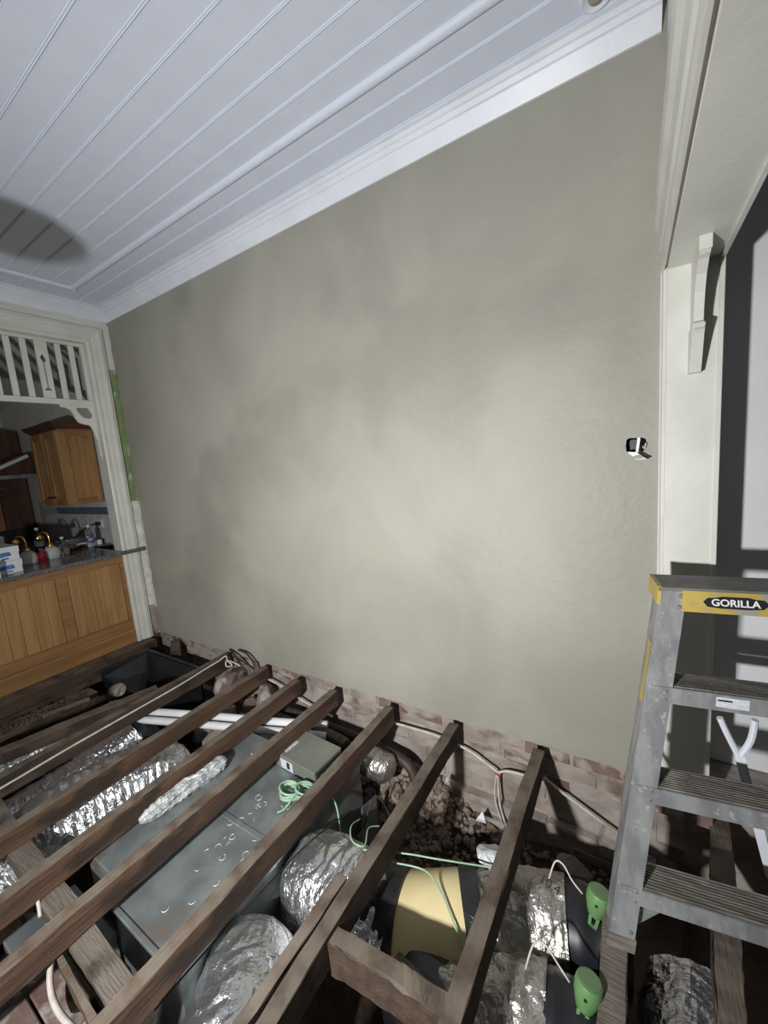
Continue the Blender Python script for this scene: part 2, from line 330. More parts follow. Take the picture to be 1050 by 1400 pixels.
# --- bare earth under the floor
def gz(x, y):
    d = -y
    z = -.80 + .22 * math.exp(-max(0, d - .08) / .17) * (1 + .35 * noise.noise(Vector((x * 2.2, 0, 4)))) if x < 4.3 else -.8 + .15 * math.exp(-max(0, d) / .2)
    if 2.5 < x < 3.5: z += .13 * math.exp(-((x - 3.0) / .32) ** 2) * math.exp(-max(0, d - .06) / .22)
    return z + .035 * noise.noise(Vector((x * 3, y * 3, 0))) + .014 * noise.noise(Vector((x * 11, y * 11, 2)))
vs = []; fs = []; nx, ny = 230, 140
for j in range(ny + 1):
    for i in range(nx + 1):
        x = -.2 + 8.4 * i / nx; y = YF + (4.7) * j / ny; vs.append((x, y, gz(x, y)))
fs = [(j * (nx + 1) + i, j * (nx + 1) + i + 1, (j + 1) * (nx + 1) + i + 1, (j + 1) * (nx + 1) + i) for j in range(ny) for i in range(nx)]
struct(obj('ground', B().add(vs, fs), 'dirt', loc=(2, -2, -.8)), 'bare brown earth of the crawl space', 'ground')
# ================================================================== KITCHEN
o = struct(obj('floor_kitchen', B().box(-3.4, -.13, -4, .3, -.06, 0), 'walnut'), 'dark kitchen floor', 'floor')
wk = sempty('wall_kitchen', 'kitchen splashback wall with white tiles and blue border', 'wall', (-1.6, .02, 0))
obj('wall_face', B().box(-3.4, -.13, .012, .2, 0, 3.4), 'cream', wk)
obj('grout_bed', B().box(-2.5, -.13, .004, .012, .86, 1.34), 'grout', wk)
def tileset(nm, m, z0, z1, wd, x0, x1):
    me = None; x = x1
    while x - wd > x0:
        b = B().box(x - wd + .002, x - .002, -.003, .006, z0 + .002, z1 - .002, .0015); o = obj(nm, b, m, wk); x -= wd
tileset('tile', 'tile', .87, 1.03, .2, -2.4, -.135); tileset('tile', 'tile', 1.03, 1.19, .2, -2.4, -.135)
tileset('border_tile', 'btile', 1.19, 1.27, .1, -2.0, -.135); tileset('tile', 'tile', 1.27, 1.34, .2, -2.4, -.135)
struct(obj('wall_kitchen_far', B().box(-3.4, -3.3, -4, .2, 0, 3.4), 'cream'), 'pale far kitchen wall', 'wall')
struct(obj('wall_kitchen_side', B().box(-3.4, -.13, -4, -3.9, 0, 3.4), 'cream'), 'pale kitchen wall opposite the splashback', 'wall')
kc = struct(obj('ceiling_kitchen', B().prism([(-3.4, 2.58), (-.13, 2.86), (-.13, 2.91), (-3.4, 2.63)], 'y', -4, .2), 'wallw', loc=(-2, -2, 3)), 'white sloping kitchen ceiling', 'ceiling')
# pale rafter-like brace lines of the ceiling beyond
tag(obj('white_roof_brace', B().bar((-3.1, -.75, 2.30), (-3.0, -.05, 2.72), .05, .03), 'white'), 'white diagonal roof brace above the dark kitchen panelling', 'brace')
# dark panelling / cupboard at the back of the kitchen
t = thing('pantry_cupboard', 'tall dark brown timber cupboard at the back of the kitchen', 'cupboard', (-3.0, -.7, 0))
obj('carcass', B().box(-3.29, -2.72, -1.5, .0, .0, 2.28, .004), 'walnut', t)
for i in range(5):
    d = obj('door', B().box(-2.72, -2.70, -1.48 + i * .295, -1.48 + i * .295 + .285, 1.5, 2.24, .004), 'walnut', t)
    d2 = obj('door', B().box(-2.72, -2.70, -1.48 + i * .295, -1.48 + i * .295 + .285, .95, 1.46, .004), 'oakh' if i in (3,) else 'walnut', t)
    obj('knob', B().lathe([(.004, 0), (.012, .01), (.012, .016), (.004, .02)], (0, 0, 0), 8, Matrix.Rotation(math.pi / 2, 3, 'Y')).xf(Matrix.Translation((-2.7, -1.45 + i * .295, 1.56))), 'steel', d)
tag(obj('cooktop_splash', B().box(-2.69, -2.66, -.9, .0, .88, 1.02, .004), 'blackp'), 'low black panel standing behind the kitchen bench', 'panel')
# steel hood rail
t = thing('range_hood', 'stainless steel slanted range hood bars before dark cupboards', 'range hood', (-1.9, -.62, 1.62))
obj('front_bar', B().box(-2.0, -1.945, -1.3, -.12, 1.655, 1.70, .004), 'alu', t)
obj('slanted_bar', B().bar((-1.97, -.62, 1.70), (-1.97, -.17, 1.915), .035, .045, (1, 0, 0)), 'white', t)
obj('badge', B().box(-1.944, -1.94, -.60, -.56, 1.663, 1.69), 'ink', t)
obj('canopy', B().prism([(-1.30, 1.70), (-.12, 1.70), (-.12, 1.94), (-.2, 1.94), (-.70, 1.70)], 'x', -2.6, -2.0), 'walnut', t)
# upper cabinet
t = thing('wall_cabinet', 'oak wall cabinet with panelled side hung over the splashback', 'cabinet', (-.98, -.14, 1.33))
x0, x1, ya, zb, zt = -1.33, -.665, -.295, 1.33, 2.10
obj('carcass', B().box(x0, x1, ya, .0, zb, zt, .003), 'oak', t)
def panel_frame(t, plane, u0, u1, w0, w1, pos, out, nm, m, sw=.055, arch=False):
    """framed panel; plane 'x' (faces +x) or 'y' (faces -y)"""
    def bx(a, b, c, d, p, q, e=.003):
        return B().box(p, q, a, b, c, d, e) if plane == 'x' else B().box(a, b, p, q, c, d, e)
    s = 1 if plane == 'x' else -1
    def rng(a, b): return (pos + s * a, pos + s * b) if s > 0 else (pos + s * b, pos + s * a)
    d = obj(nm, bx(u0, u1, w0, w1, *rng(0, out * .45)), m, t)
    obj('stile', bx(u0, u0 + sw, w0, w1, *rng(out * .4, out)), m, d); obj('stile', bx(u1 - sw, u1, w0, w1, *rng(out * .4, out)), m, d)
    obj('rail', bx(u0 + sw, u1 - sw, w0, w0 + sw, *rng(out * .4, out)), 'oakh', d)
    if arch:
        pts = [(u0 + sw, w1), (u0 + sw, w1 - sw * 1.9)] + [(u0 + sw + (u1 - u0 - 2 * sw) * i / 8, w1 - sw * 1.9 + sw * .9 * math.sin(math.pi * i / 8)) for i in range(1, 8)] + [(u1 - sw, w1 - sw * 1.9), (u1 - sw, w1)]
        obj('rail', B().prism(pts, plane, *rng(out * .4, out)), 'oakh', d)
    else: obj('rail', bx(u0 + sw, u1 - sw, w1 - sw, w1, *rng(out * .4, out)), 'oakh', d)
    return d
panel_frame(t, 'x', -.285, -.005, zb + .01, zt - .03, x1, .02, 'side_panel', 'oak', .05, True)
for a, b, hx_ in ((x0 + .005, (x0 + x1) / 2 - .003, (x0 + x1) / 2 - .04), ((x0 + x1) / 2 + .003, x1 - .005, (x0 + x1) / 2 + .04)):
    d = panel_frame(t, 'y', a, b, zb + .01, zt - .03, ya, .022, 'door', 'oak', .06)
    obj('handle', B().tube([(hx_ - .045, ya - .025, zb + .085), (hx_ - .02, ya - .05, zb + .09), (hx_ + .02, ya - .05, zb + .085), (hx_ + .045, ya - .025, zb + .09)], .007, 6, smooth=3), 'black', d)
cn = [(0, 2.085), (.012, 2.085), (.018, 2.1), (.034, 2.11), (.05, 2.135), (.056, 2.14), (.056, 2.155), (0, 2.155)]
obj('cornice', B().prism([(x1 + d_, z) for d_, z in cn], 'y', lambda u, v: ya - (u - x1), 0.0).prism([(ya - d_, z) for d_, z in cn], 'x', lambda u, v: x0 - (ya - u), lambda u, v: x1 + (ya - u)), 'walnut', t)
obj('top_board', B().box(x0, x1, ya, 0, 2.1, 2.15), 'oak', t)
# bar cabinet below the bench
t = thing('bar_cabinet', 'oak bar front with boarded panels under the granite bench', 'cabinet', (-.25, -1.3, -.03))
XF = -.01
obj('carcass', B().box(-.55, XF - .02, OY1 + .01, -.20, 0, .835), 'oakh', t)
stiles = [(-.235, -.19), (-.74, -.655), (-1.26, -1.175), (-1.78, -1.695), (-2.4, -2.22)]
obj('top_rail', B().box(XF - .02, XF, -2.4, -.19, .765, .835, .003), 'oakh', t)
obj('bottom_rail', B().box(XF - .02, XF, -2.4, -.19, .10, .20, .003), 'oakh', t)
for a, b in stiles: obj('stile', B().box(XF - .02, XF + .0005, a, b, .2, .765, .003), 'oakh', t)
for (a0, b0_), (a1, b1_) in zip(stiles[1:], stiles[:-1]):
    n = 5; wdt = (a1 - b0_) / n
    for i in range(n): obj('board', B().box(XF - .03, XF - .012, b0_ + i * wdt + .0008, b0_ + (i + 1) * wdt - .0008, .2, .765, .003), 'oak', t)
    obj('board_backing', B().box(XF - .045, XF - .03, b0_, a1, .2, .765), 'walnut', t)
obj('plinth', B().prism([(XF - .03, -.03), (XF + .012, -.03), (XF + .012, .085), (XF + .004, .1), (XF - .03, .1)], 'y', -2.4, -.19), 'oakh', t)
# bench tops
tag(obj('stone_benchtop', B().box(-.66, .072, OY1 + .01, -.207, .845, .88, .006).box(.0375, .072, -.21, -.02, .845, .88, .006), 'granite'), 'grey granite bar top running out past the architrave', 'benchtop')
tag(obj('stone_worktop', B().box(-2.55, -.665, -.62, -.006, .845, .88, .004), 'granite'), 'grey granite worktop along the tiled splashback', 'benchtop')
tag(obj('base_cabinet', B().box(-2.5, -.7, -.58, -.01, 0, .1).box(-2.5, -.7, -.6, -.01, .1, .843, .004), 'oak'), 'oak base cupboard carrying the worktop along the splashback', 'cabinet')
BT = .88
t = thing('kitchen_sink', 'pale inset sink tub on the worktop below the power point', 'sink', (-.95, -.16, BT))
obj('rim', B().box(-1.25, -.72, -.30, -.29, BT, BT + .05, .003).box(-1.25, -.72, -.07, -.06, BT, BT + .05, .003).box(-1.25, -1.24, -.30, -.06, BT, BT + .05, .003).box(-.73, -.72, -.30, -.06, BT, BT + .05, .003), 'whitep', t)
obj('basin', B().box(-1.245, -.725, -.295, -.065, BT, BT + .012), 'whitep', t)
t = thing('power_point', 'white power point with plug on the tiled wall', 'power point', (-.80, -.005, 1.05))
obj('plate', B().box(-.835, -.765, -.012, -.004, 1.05, 1.14, .003), 'whitep', t)
obj('plug', B().box(-.84, -.80, -.05, -.012, 1.07, 1.11, .006), 'blackp', t)
obj('cord', B().tube([(-.83, -.05, 1.09), (-.95, -.08, 1.07), (-1.1, -.1, 1.0), (-1.25, -.12, .93), (-1.35, -.14, BT + .006)], .006, 6, smooth=5), 'blackp', t)
def bottle(nm, lab, x, y, h, r, m, cap, lm=None, group=None):
    t = thing(nm, lab, 'bottle', (x, y, BT))
    obj('body', B().lathe([(r * .85, 0), (r, .008), (r, h * .5), (r * .95, h * .62), (r * .4, h * .82), (r * .34, h * .93)], (x, y, BT), 14), m, t, True, ang=50)
    obj('cap', B().lathe([(r * .42, h * .9), (r * .42, h), (r * .36, h * 1.01)], (x, y, BT), 12), cap, t)
    if lm: obj('wrapper', B().lathe([(r * 1.02, h * .25), (r * 1.02, h * .52)], (x, y, BT), 14), lm, t, True, ang=50)
bottle('water_bottle', 'clear water bottle with purple wrapper near the power point', -.66, -.19, .23, .034, 'glass', 'whitep', 'purple')
bottle('sauce_bottle', 'dark bottle with pale cap among the brass lamps', -1.02, -.50, .25, .038, 'bott', 'whitep', 'label')
bottle('squat_bottle', 'squat clear bottle between the frosted lamp shades and the sink', -.62, -.44, .16, .036, 'glass', 'whitep')
bottle('red_bottle', 'small red glass bottle between two frosted lamp shades', -.36, -.69, .12, .036, 'redl', 'glass')
t = thing('glass_jar', 'round clear glass jar on the granite by the candle tray', 'jar', (-.50, -.47, BT))
obj('bowl', B().lathe([(.02, 0), (.034, .02), (.038, .045), (.03, .07), (.022, .08)], (-.50, -.47, BT), 14), 'glass', t, True)
obj('lid', B().lathe([(.024, .08), (.024, .09), (.006, .1), (.008, .115), (.002, .12)], (-.50, -.47, BT), 12), 'glass', t, True, ang=50)
t = thing('candle_tray', 'dark tray holding brass candle cups beside the sink', 'tray', (-.66, -.33, BT))
obj('tray', B().prism([(-.56, -.42), (-.58, -.30), (-.70, -.19), (-.78, -.26), (-.72, -.42)], 'z', BT, BT + .012), 'blackp', t)
for i, (cx, cy) in enumerate(((-.60, -.375), (-.65, -.315), (-.69, -.255))):
    obj('candle_cup', B().lathe([(.018, 0), (.026, .004), (.028, .03), (.022, .03), (.02, .02)], (cx, cy, BT + .012), 12), 'brass', t, True, ang=60)
def sconce(lab, x, y, rz):
    t = thing('wall_sconce', lab, 'lamp', (x, y, BT), 'brass sconces lying on the bar top')
    obj('shade', B().lathe([(.055, 0), (.062, .01), (.066, .05), (.058, .085), (.036, .11), (.02, .118)], (x, y, BT), 18), 'frost', t, True, ang=60)
    obj('gallery', B().lathe([(.024, .112), (.03, .12), (.022, .14), (.01, .15)], (x, y, BT), 12), 'brass', t, True)
    c, s = math.cos(rz), math.sin(rz)
    obj('swan_neck_arm', B().tube([(x, y, BT + .14), (x, y, BT + .21), (x + .02 * c, y + .02 * s, BT + .245), (x + .05 * c, y + .05 * s, BT + .25), (x + .075 * c, y + .075 * s, BT + .225)], .007, 8, smooth=4), 'brass', t, True)
    obj('back_plate', B().lathe([(.004, 0), (.028, .004), (.032, .012), (.02, .02), (.004, .024)], (0, 0, 0), 14, Matrix.Rotation(math.pi / 2, 3, 'Y')).xf(Matrix.Translation((x + .075 * c, y + .075 * s, BT + .20))), 'brass', t, True)
sconce('brass sconce with frosted shade nearer the cardboard boxes', -.38, -.78, 3.9)
sconce('brass sconce with frosted shade nearer the sink', -.42, -.60, 3.9)
tag(obj('paper_towel', B().lathe([(.05, 0), (.056, .005), (.056, .2), (.05, .21), (.012, .21)], (-1.15, -.78, BT), 16), 'whitep', smooth=True, ang=50), 'white roll standing behind the cardboard boxes', 'roll')
def carton(lab, x0, x1, y0, y1, z0, z1, print_=True):
    t = thing('carton', lab, 'box', ((x0 + x1) / 2, (y0 + y1) / 2, z0))
    obj('body', B().box(x0, x1, y0, y1, z0, z1, .002), 'boxw', t)
    obj('lid', B().box(x0 - .004, x1 + .004, y0 - .004, y1 + .004, z1 - .045, z1 + .004, .002), 'boxw', t)
    if print_:
        zm = z0 + (z1 - z0) * .42
        obj('print', B().prism([(y0 + (y1 - y0) * .30, zm - .012), (y0 + (y1 - y0) * .32, zm + .022), (y0 + (y1 - y0) * .74, zm + .026), (y0 + (y1 - y0) * .78, zm - .006)], 'x', x1 + .0045, x1 + .006), 'bluep', t)
        obj('print', B().box(x1 + .0045, x1 + .006, y0 + (y1 - y0) * .52, y0 + (y1 - y0) * .7, z0 + .012, zm - .02), 'bluep', t)
carton('lower white carton with blue print on the bar top', -.42, -.10, -1.12, -.90, BT, BT + .10)
carton('upper white carton with blue print, topmost of the stack', -.43, -.08, -1.14, -.91, BT + .105, BT + .21)
carton('plain white carton at the edge of the bar top', -.16, .02, -1.30, -1.065, BT, BT + .12, False)
# fretwork valance
t = thing('fretwork_valance', 'cream slatted fretwork valance across the top of the kitchen opening', 'fretwork', (-.05, -1.3, 2.23))
fx0, fx1 = -.075, -.045
obj('top_rail', B().box(fx0 - .005, fx1 + .005, OY1, OY0, 2.735, OZ, .003), 'cream', t)
obj('bottom_rail', B().box(fx0 - .008, fx1 + .008, OY1, OY0, 2.225, 2.272, .003), 'cream', t)
obj('side_rail', B().box(fx0 - .005, fx1 + .005, -.232, OY0, 2.272, 2.735, .003), 'cream', t)
def slat(y, wd): obj('slat', B().box(fx0 + .006, fx1 - .006, y - wd / 2, y + wd / 2, 2.272, 2.735, .003), 'cream', t)
def fret(yc):
    bm = bmesh.new(); es = []
    o1 = [(yc - .042, 2.272), (yc + .042, 2.272), (yc + .042, 2.735), (yc - .042, 2.735)]
    dm = [(yc - .004, 2.36), (yc - .022, 2.345), (yc - .024, 2.335), (yc + .024, 2.335), (yc + .022, 2.345), (yc + .004, 2.36), (yc + .004, 2.555), (yc + .02, 2.585), (yc + .002, 2.635), (yc - .02, 2.60), (yc - .004, 2.555)]
    for lp in (o1, dm):
        vs = [bm.verts.new((fx0 + .006, y, z)) for y, z in lp]; es += [bm.edges.new((vs[i], vs[(i + 1) % len(vs)])) for i in range(len(vs))]
    bmesh.ops.triangle_fill(bm, edges=es, use_beauty=True); r = bmesh.ops.extrude_face_region(bm, geom=list(bm.faces))
    for g in r['geom']:
        if isinstance(g, bmesh.types.BMVert): g.co.x = fx1 - .006
    bm.verts.index_update(); b = B().add([v.co.copy() for v in bm.verts], [tuple(v.index for v in f.verts) for f in bm.faces]); bm.free()
    obj('pierced_panel', b, 'cream', t)
yy = -.30
for rep in range(4):
    slat(yy, .042); slat(yy - .098, .042); fret(yy - .214); slat(yy - .33, .042); slat(yy - .43, .042); slat(yy - .53, .042); yy -= .63
    if yy < -1.9: break
bk = [(-.206, 2.225), (-.46, 2.225), (-.455, 2.205), (-.42, 2.20), (-.39, 2.185), (-.375, 2.16), (-.365, 2.12), (-.34, 2.075), (-.30, 2.06), (-.262, 2.055), (-.245, 2.03), (-.235, 1.98), (-.226, 1.93), (-.206, 1.90)]
inner = [(-.25, 2.205), (-.335, 2.205), (-.345, 2.19), (-.325, 2.15), (-.30, 2.12), (-.26, 2.11), (-.235, 2.12), (-.225, 2.15)]
bm = bmesh.new(); es = []
for lp in (bk, inner):
    vs = [bm.verts.new((fx0 + .004, y, z)) for y, z in lp]; es += [bm.edges.new((vs[i], vs[(i + 1) % len(vs)])) for i in range(len(vs))]
bmesh.ops.triangle_fill(bm, edges=es, use_beauty=True); r = bmesh.ops.extrude_face_region(bm, geom=list(bm.faces))
for g in r['geom']:
    if isinstance(g, bmesh.types.BMVert): g.co.x = fx1 - .004
bm.verts.index_update(); b = B().add([v.co.copy() for v in bm.verts], [tuple(v.index for v in f.verts) for f in bm.faces]); bm.free()
b.prism([(-.206, 1.905), (-.222, 1.91), (-.216, 1.80), (-.224, 1.79), (-.212, 1.77), (-.206, 1.74)], 'x', fx0 + .006, fx1 - .006)
obj('scroll_bracket', b, 'cream', t)
# ================================================================== RIGHT DOORWAY BRACKET, CEILING VENT, SOCKET HOLE
bp_ = [(JY - .012, HZ - .012), (-.30, HZ - .012), (-.30, HZ - .05), (-.285, HZ - .062), (-.26, HZ - .068), (-.215, HZ - .10), (-.185, HZ - .15), (-.17, HZ - .20), (-.165, HZ - .235), (-.19, HZ - .245), (-.192, HZ - .262), (-.165, HZ - .275), (-.14, HZ - .30), (-.12, HZ - .345), (-.105, HZ - .385), (-.09, HZ - .395), (JY - .012, HZ - .395)]
t = thing('timber_bracket', 'white scroll-cut timber bracket under the doorway head', 'bracket', (4.295, -.2, 1.755))
obj('body', B().prism(bp_, 'x', 4.284, 4.312), 'cream', t)
obj('nose_bead', B().box(4.281, 4.315, -.304, -.298, HZ - .055, HZ - .012, .002), 'cream', t)
obj('lower_fillet', B().prism([(JY - .012, HZ - .25), (-.195, HZ - .25), (-.17, HZ - .28), (-.11, HZ - .40), (JY - .012, HZ - .40)], 'x', 4.280, 4.3145), 'cream', t)
t = thing('ceiling_vent', 'small round white fitting on the ceiling above the doorway corner', 'vent', (3.995, -.16, ZC - .02))
obj('ring', B().lathe([(.03, -.002), (.045, -.014), (.052, -.012), (.056, 0)], (3.995, -.16, ZC), 20), 'white', t, True, ang=40)
obj('hub', B().lathe([(.004, -.02), (.022, -.016), (.026, -.004)], (3.995, -.16, ZC), 14), 'mortar', t, True)
t = thing('socket_box', 'broken white socket bracket with loose cables in the wall hole', 'socket', (hx, .0, hz - .05))
obj('bracket', B().prism([(hx - .03, hz - .026), (hx + .004, hz - .03), (hx + .012, hz - .04), (hx - .012, hz - .046)], 'y', -.016, .012), 'whitep', t)
obj('bracket_bar', B().bar((hx + .004, -.004, hz - .03), (hx + .010, -.006, hz + .03), .010, .006, (0, 1, 0)), 'whitep', t)
obj('cable', B().tube([(hx + .02, .06, hz + .01), (hx + .016, .0, hz - .004), (hx + .014, -.02, hz - .03), (hx + .028, -.03, hz - .046), (hx + .045, -.028, hz - .056)], .0045, 6, smooth=5), 'blackp', t)
obj('cable', B().tube([(hx + .03, .06, hz), (hx + .024, .0, hz - .008), (hx + .03, -.012, hz - .016), (hx + .034, -.014, hz + .005)], .003, 6, smooth=5), 'cable', t)
obj('plaster_crumb', B().box(hx + .0, hx + .034, -.006, .002, hz - .062, hz - .052, .002).jit(.004, 60), 'rawwhite', t)
obj('back_box', B().box(hx - .03, hx + .03, .05, .08, hz - .024, hz + .024, .002), 'blackp', t)
# ================================================================== FLOOR TIMBERS
def timber(name, lab, a, b, wd, dp, m, seed=0, n=40, am=.004, group=None, roll=0.0, crop=None):
    """sawn timber from a to b (centre of the top face), irregular arrises"""
    a = Vector(a); b = Vector(b); t = (b - a).normalized(); sd = t.cross(Vector((0, 0, 1))).normalized(); up = sd.cross(t)
    if roll: q = Matrix.Rotation(roll, 3, t); sd = q @ sd; up = q @ up
    P = [(-1, 0), (-.94, .035), (.94, .035), (1, 0), (1, -.93), (.92, -1), (-.92, -1), (-1, -.93)]
    vs = []; fs = []
    for i in range(n + 1):
        c = a.lerp(b, i / n)
        for k_, (u, v) in enumerate(P):
            d = noise.noise_vector(Vector((i * .55, k_ * 3.1, seed * 7.7))) * am + noise.noise_vector(Vector((i * .09, k_ // 3 * 1.0, seed * 3.1))) * am * 1.6
            vs.append(c + sd * (u * wd / 2 + d.x) + up * ((v - .035) * dp + d.z))
    m8 = len(P)
    for i in range(n):
        for k_ in range(m8): fs.append((i * m8 + k_, i * m8 + (k_ + 1) % m8, (i + 1) * m8 + (k_ + 1) % m8, (i + 1) * m8 + k_))
    fs += [tuple(range(m8)), tuple(range(n * m8, (n + 1) * m8))]
    o = obj(name, B().add(vs, fs), m); return tag(o, lab, 'timber', group)
JG = 'floor joists running to the rendered wall'
JE = -3.3
timber('floor_joist', 'dark joist with a white cable along it, passing over the black box', (1.165, -.03, 0), (1.175, JE, 0), .06, .11, 'joistd', 1, group=JG, n=60)
timber('floor_joist', 'reddish joist over the fat foil duct, first right of the cable joist', (1.66, -.05, 0), (1.675, JE, 0), .052, .10, 'joist', 2, group=JG, n=60)
timber('floor_joist', 'brown joist between the fat foil duct and the sheet-metal plenum', (2.03, -.085, 0), (2.085, JE, 0), .055, .10, 'joist', 3, group=JG, n=60)
timber('floor_joist', 'brown joist crossing the middle of the sheet-metal plenum', (2.37, -.08, 0), (2.36, JE, 0), .056, .10, 'joist', 4, group=JG, n=60)
timber('floor_joist', 'dusty joist just in front of the control box and green cable', (2.815, -.075, 0), (2.80, JE, 0), .056, .105, 'joist', 5, group=JG, n=60)
timber('floor_joist', 'joist with a thin batten beside it, over the gravel heap', (3.237, -.05, 0), (3.235, JE, 0), .056, .105, 'joistd', 6, group=JG, n=60)
timber('floor_joist', 'joist left of the two green motors, nearest the ladder', (3.70, -.05, 0), (3.66, JE, 0), .058, .105, 'joistd', 7, group=JG, n=60)
timber('floor_joist', 'low dusty joist under the left foot of the ladder', (4.06, -.62, -.122), (4.075, JE, -.122), .075, .10, 'joistx', 21, group=JG, n=60)
timber('floor_joist', 'joist in the next room under the right foot of the ladder', (4.63, -.0, -.122), (4.60, JE, -.122), .075, .10, 'joistx', 22, group=JG, n=60)
timber('floor_joist', 'dim joist seen behind the ladder steps', (4.42, -.06, -.06), (4.26, -1.6, -.06), .07, .105, 'joistd', 8, group=JG, n=60)
timber('floor_batten', 'thin timber batten lying beside the joist above foil ducts', (3.168, -1.02, -.01), (3.155, -2.9, -.01), .04, .05, 'joist', 9)
timber('wall_plate', 'dark timber plate under the oak bar front', (.085, -.10, -.032), (.085, JE, -.032), .13, .11, 'joistd', 10)
timber('old_floorboard', 'weathered plank lying askew beside the black box', (1.09, -.60, -.012), (.72, -1.95, -.012), .09, .07, 'joistd', 11)
timber('timber_offcut', 'short dark timber offcut by the wall behind the black box', (.36, -.03, -.03), (.56, -.15, -.03), .08, .07, 'joistd', 12, n=8)
timber('noggin', 'rough timber noggin bridging the two joists below the cream duct fitting', (3.255, -1.19, -.012), (3.665, -1.165, -.012), .05, .125, 'joistd', 13, n=16, am=.007)
timber('timber_offcut', 'splintered wood piece leaning behind the noggin', (3.45, -1.09, -.08), (3.66, -1.14, -.05), .035, .09, 'joistd', 14, n=8, am=.008)
timber('floor_bearer', 'grey dusty bearer crossing under the joists near the brick pier', (1.05, -1.56, -.108), (2.80, -1.60, -.108), .085, .09, 'joistx', 15, n=30)
timber('floor_batten', 'thin split batten nailed beside the grey bearer', (2.33, -1.655, -.125), (2.80, -1.685, -.125), .02, .06, 'joist', 16, n=12)
timber('timber_offcut', 'pale splinter of board among debris beside the bar plate', (.50, -1.12, -.085), (.60, -.86, -.075), .035, .015, 'joistx', 17, n=8)
timber('old_floorboard', 'dirt-covered board along the plate under the oak bar', (.36, -.75, -.14), (.42, -1.9, -.10), .16, .03, 'joistd', 18, n=24, am=.01)
# ================================================================== DUCTS
def duct(b, path, r, k=10, seg=64, amp=.012, ridge=.0, pitch=.05, squash=1.0, seed=0, long=1.0, taper=None, fine=.4):
    P = cr([Vector(p) for p in path], k); n = len(P); ln = [0]
    for i in range(1, n): ln.append(ln[-1] + (P[i] - P[i - 1]).length)
    tot = ln[-1]; m = max(12, int(tot / .009)); Q = []; j = 0
    for i in range(m + 1):
        s = tot * i / m
        while j < n - 2 and ln[j + 1] < s: j += 1
        Q.append(P[j].lerp(P[j + 1], (s - ln[j]) / max(1e-6, ln[j + 1] - ln[j])))
    def rf(t, a, p):
        s = t * tot; ca, sa = math.cos(a), math.sin(a)
        d = noise.noise(Vector((s * 8 * long, ca * 2.0, sa * 2.0 + seed * 5))) * amp
        q = a + .5 * noise.noise(Vector((s * 5, ca, sa + seed))); w_ = s + .05 * noise.noise(Vector((ca * 1.5, sa * 1.5, s * 6 + seed)))
        d += (abs(noise.noise(Vector((w_ * 34 * long, ca * 1.6, sa * 1.6 + seed)))) - .25) * amp * fine * 2.2
        d += noise.noise(Vector((w_ * 22, ca * 6, sa * 6 + seed))) * amp * fine * .8
        d += ridge * math.sin(2 * math.pi * s / pitch + noise.noise(Vector((ca * 2, sa * 2, s * 4))) * 1.5)
        e = r if not taper else r * taper(t)
        return (e + d) * (1 - (1 - squash) * abs(sa) ** 2)
    return b.tube(Q, r, seg, True, 0, rf)
rt = lambda t: min(1, .55 + 3.2 * t) if t < .14 else 1.0
def rend(a, b_): return lambda t: (math.sqrt(max(0.06, 1 - (1 - t / a) ** 2)) if t < a else (math.sqrt(max(0.06, 1 - (1 - (1 - t) / b_) ** 2)) if b_ and t > 1 - b_ else 1))
DG = 'insulated foil ducts under the floor'
tag(obj('foil_duct', duct(B(), [(.70, -.72, -.31), (.66, -1.1, -.30), (.62, -1.7, -.28), (.6, -2.4, -.3)], .15, amp=.014, seed=1), 'foil'), 'crinkled foil duct between the askew plank and cable joist', 'duct', DG)
t = thing('foil_duct', 'dark foil duct with black collar below the cable joist', 'duct', (1.08, -1.1, -.6), DG)
obj('sleeve', duct(B(), [(.97, -.74, -.37), (.95, -1.0, -.43), (.92, -1.5, -.47), (.90, -2.3, -.48)], .15, amp=.012, seed=2), 'foil', t)
obj('collar', B().tube([(.97, -.645, -.36), (.97, -.70, -.365), (.97, -.76, -.37)], .162, 30, rfun=lambda s, a, p: .162 + (.004 if s > .4 else 0)), 'blackp', t, True, ang=40)
tag(obj('foil_duct', duct(B(), [(1.66, -.72, -.36), (1.52, -1.0, -.345), (1.42, -1.35, -.345), (1.37, -1.62, -.45), (1.33, -2.3, -.47)], .235, amp=.016, ridge=.004, pitch=.045, seed=3, taper=rend(.16, 0)), 'foils'), 'fattest foil duct, rounded end toward the white pipes', 'duct', DG)
tag(obj('insulation_wrap', duct(B(), [(2.13, -.78, -.085), (2.125, -.9, -.088), (2.105, -1.08, -.092), (2.09, -1.24, -.096)], .036, amp=.018, seed=5, taper=rend(.12, .2)), 'insul', smooth=True), 'white foil-faced insulation roll on the edge of the plenum', 'insulation')
# plenum of sheet metal
t = thing('metal_plenum', 'long galvanised sheet-metal plenum lying under the joists', 'duct', (2.5, -.9, -.62))
def sheet(x0, x1, y0, y1, z0, z1): return B().box(x0, x1, y0, y1, z0, z1, .006)
obj('main_box', sheet(2.31, 2.765, -1.465, -.36, -.60, -.175), 'galv', t)
obj('side_box', sheet(1.985, 2.305, -1.425, -.52, -.45, -.125), 'galv', t)
obj('seam_flange', B().box(2.30, 2.775, -1.475, -1.455, -.19, -.168, .003).box(2.75, 2.775, -1.465, -.36, -.2, -.168, .003), 'galv', t)
obj('joint_strap', B().box(2.30, 2.776, -.98, -.955, -.19, -.171, .002), 'galv', t)
b = B()
for i in range(34):
    cx, cy = R_.uniform(2.42, 2.72), R_.uniform(-1.4, -.75); a0 = R_.uniform(0, 6)
    b.tube([(cx + .014 * math.cos(a0 + q * .7), cy + .014 * math.sin(a0 + q * .7), -.1735) for q in range(R_.choice((3, 5, 8)))], .0012, 4)
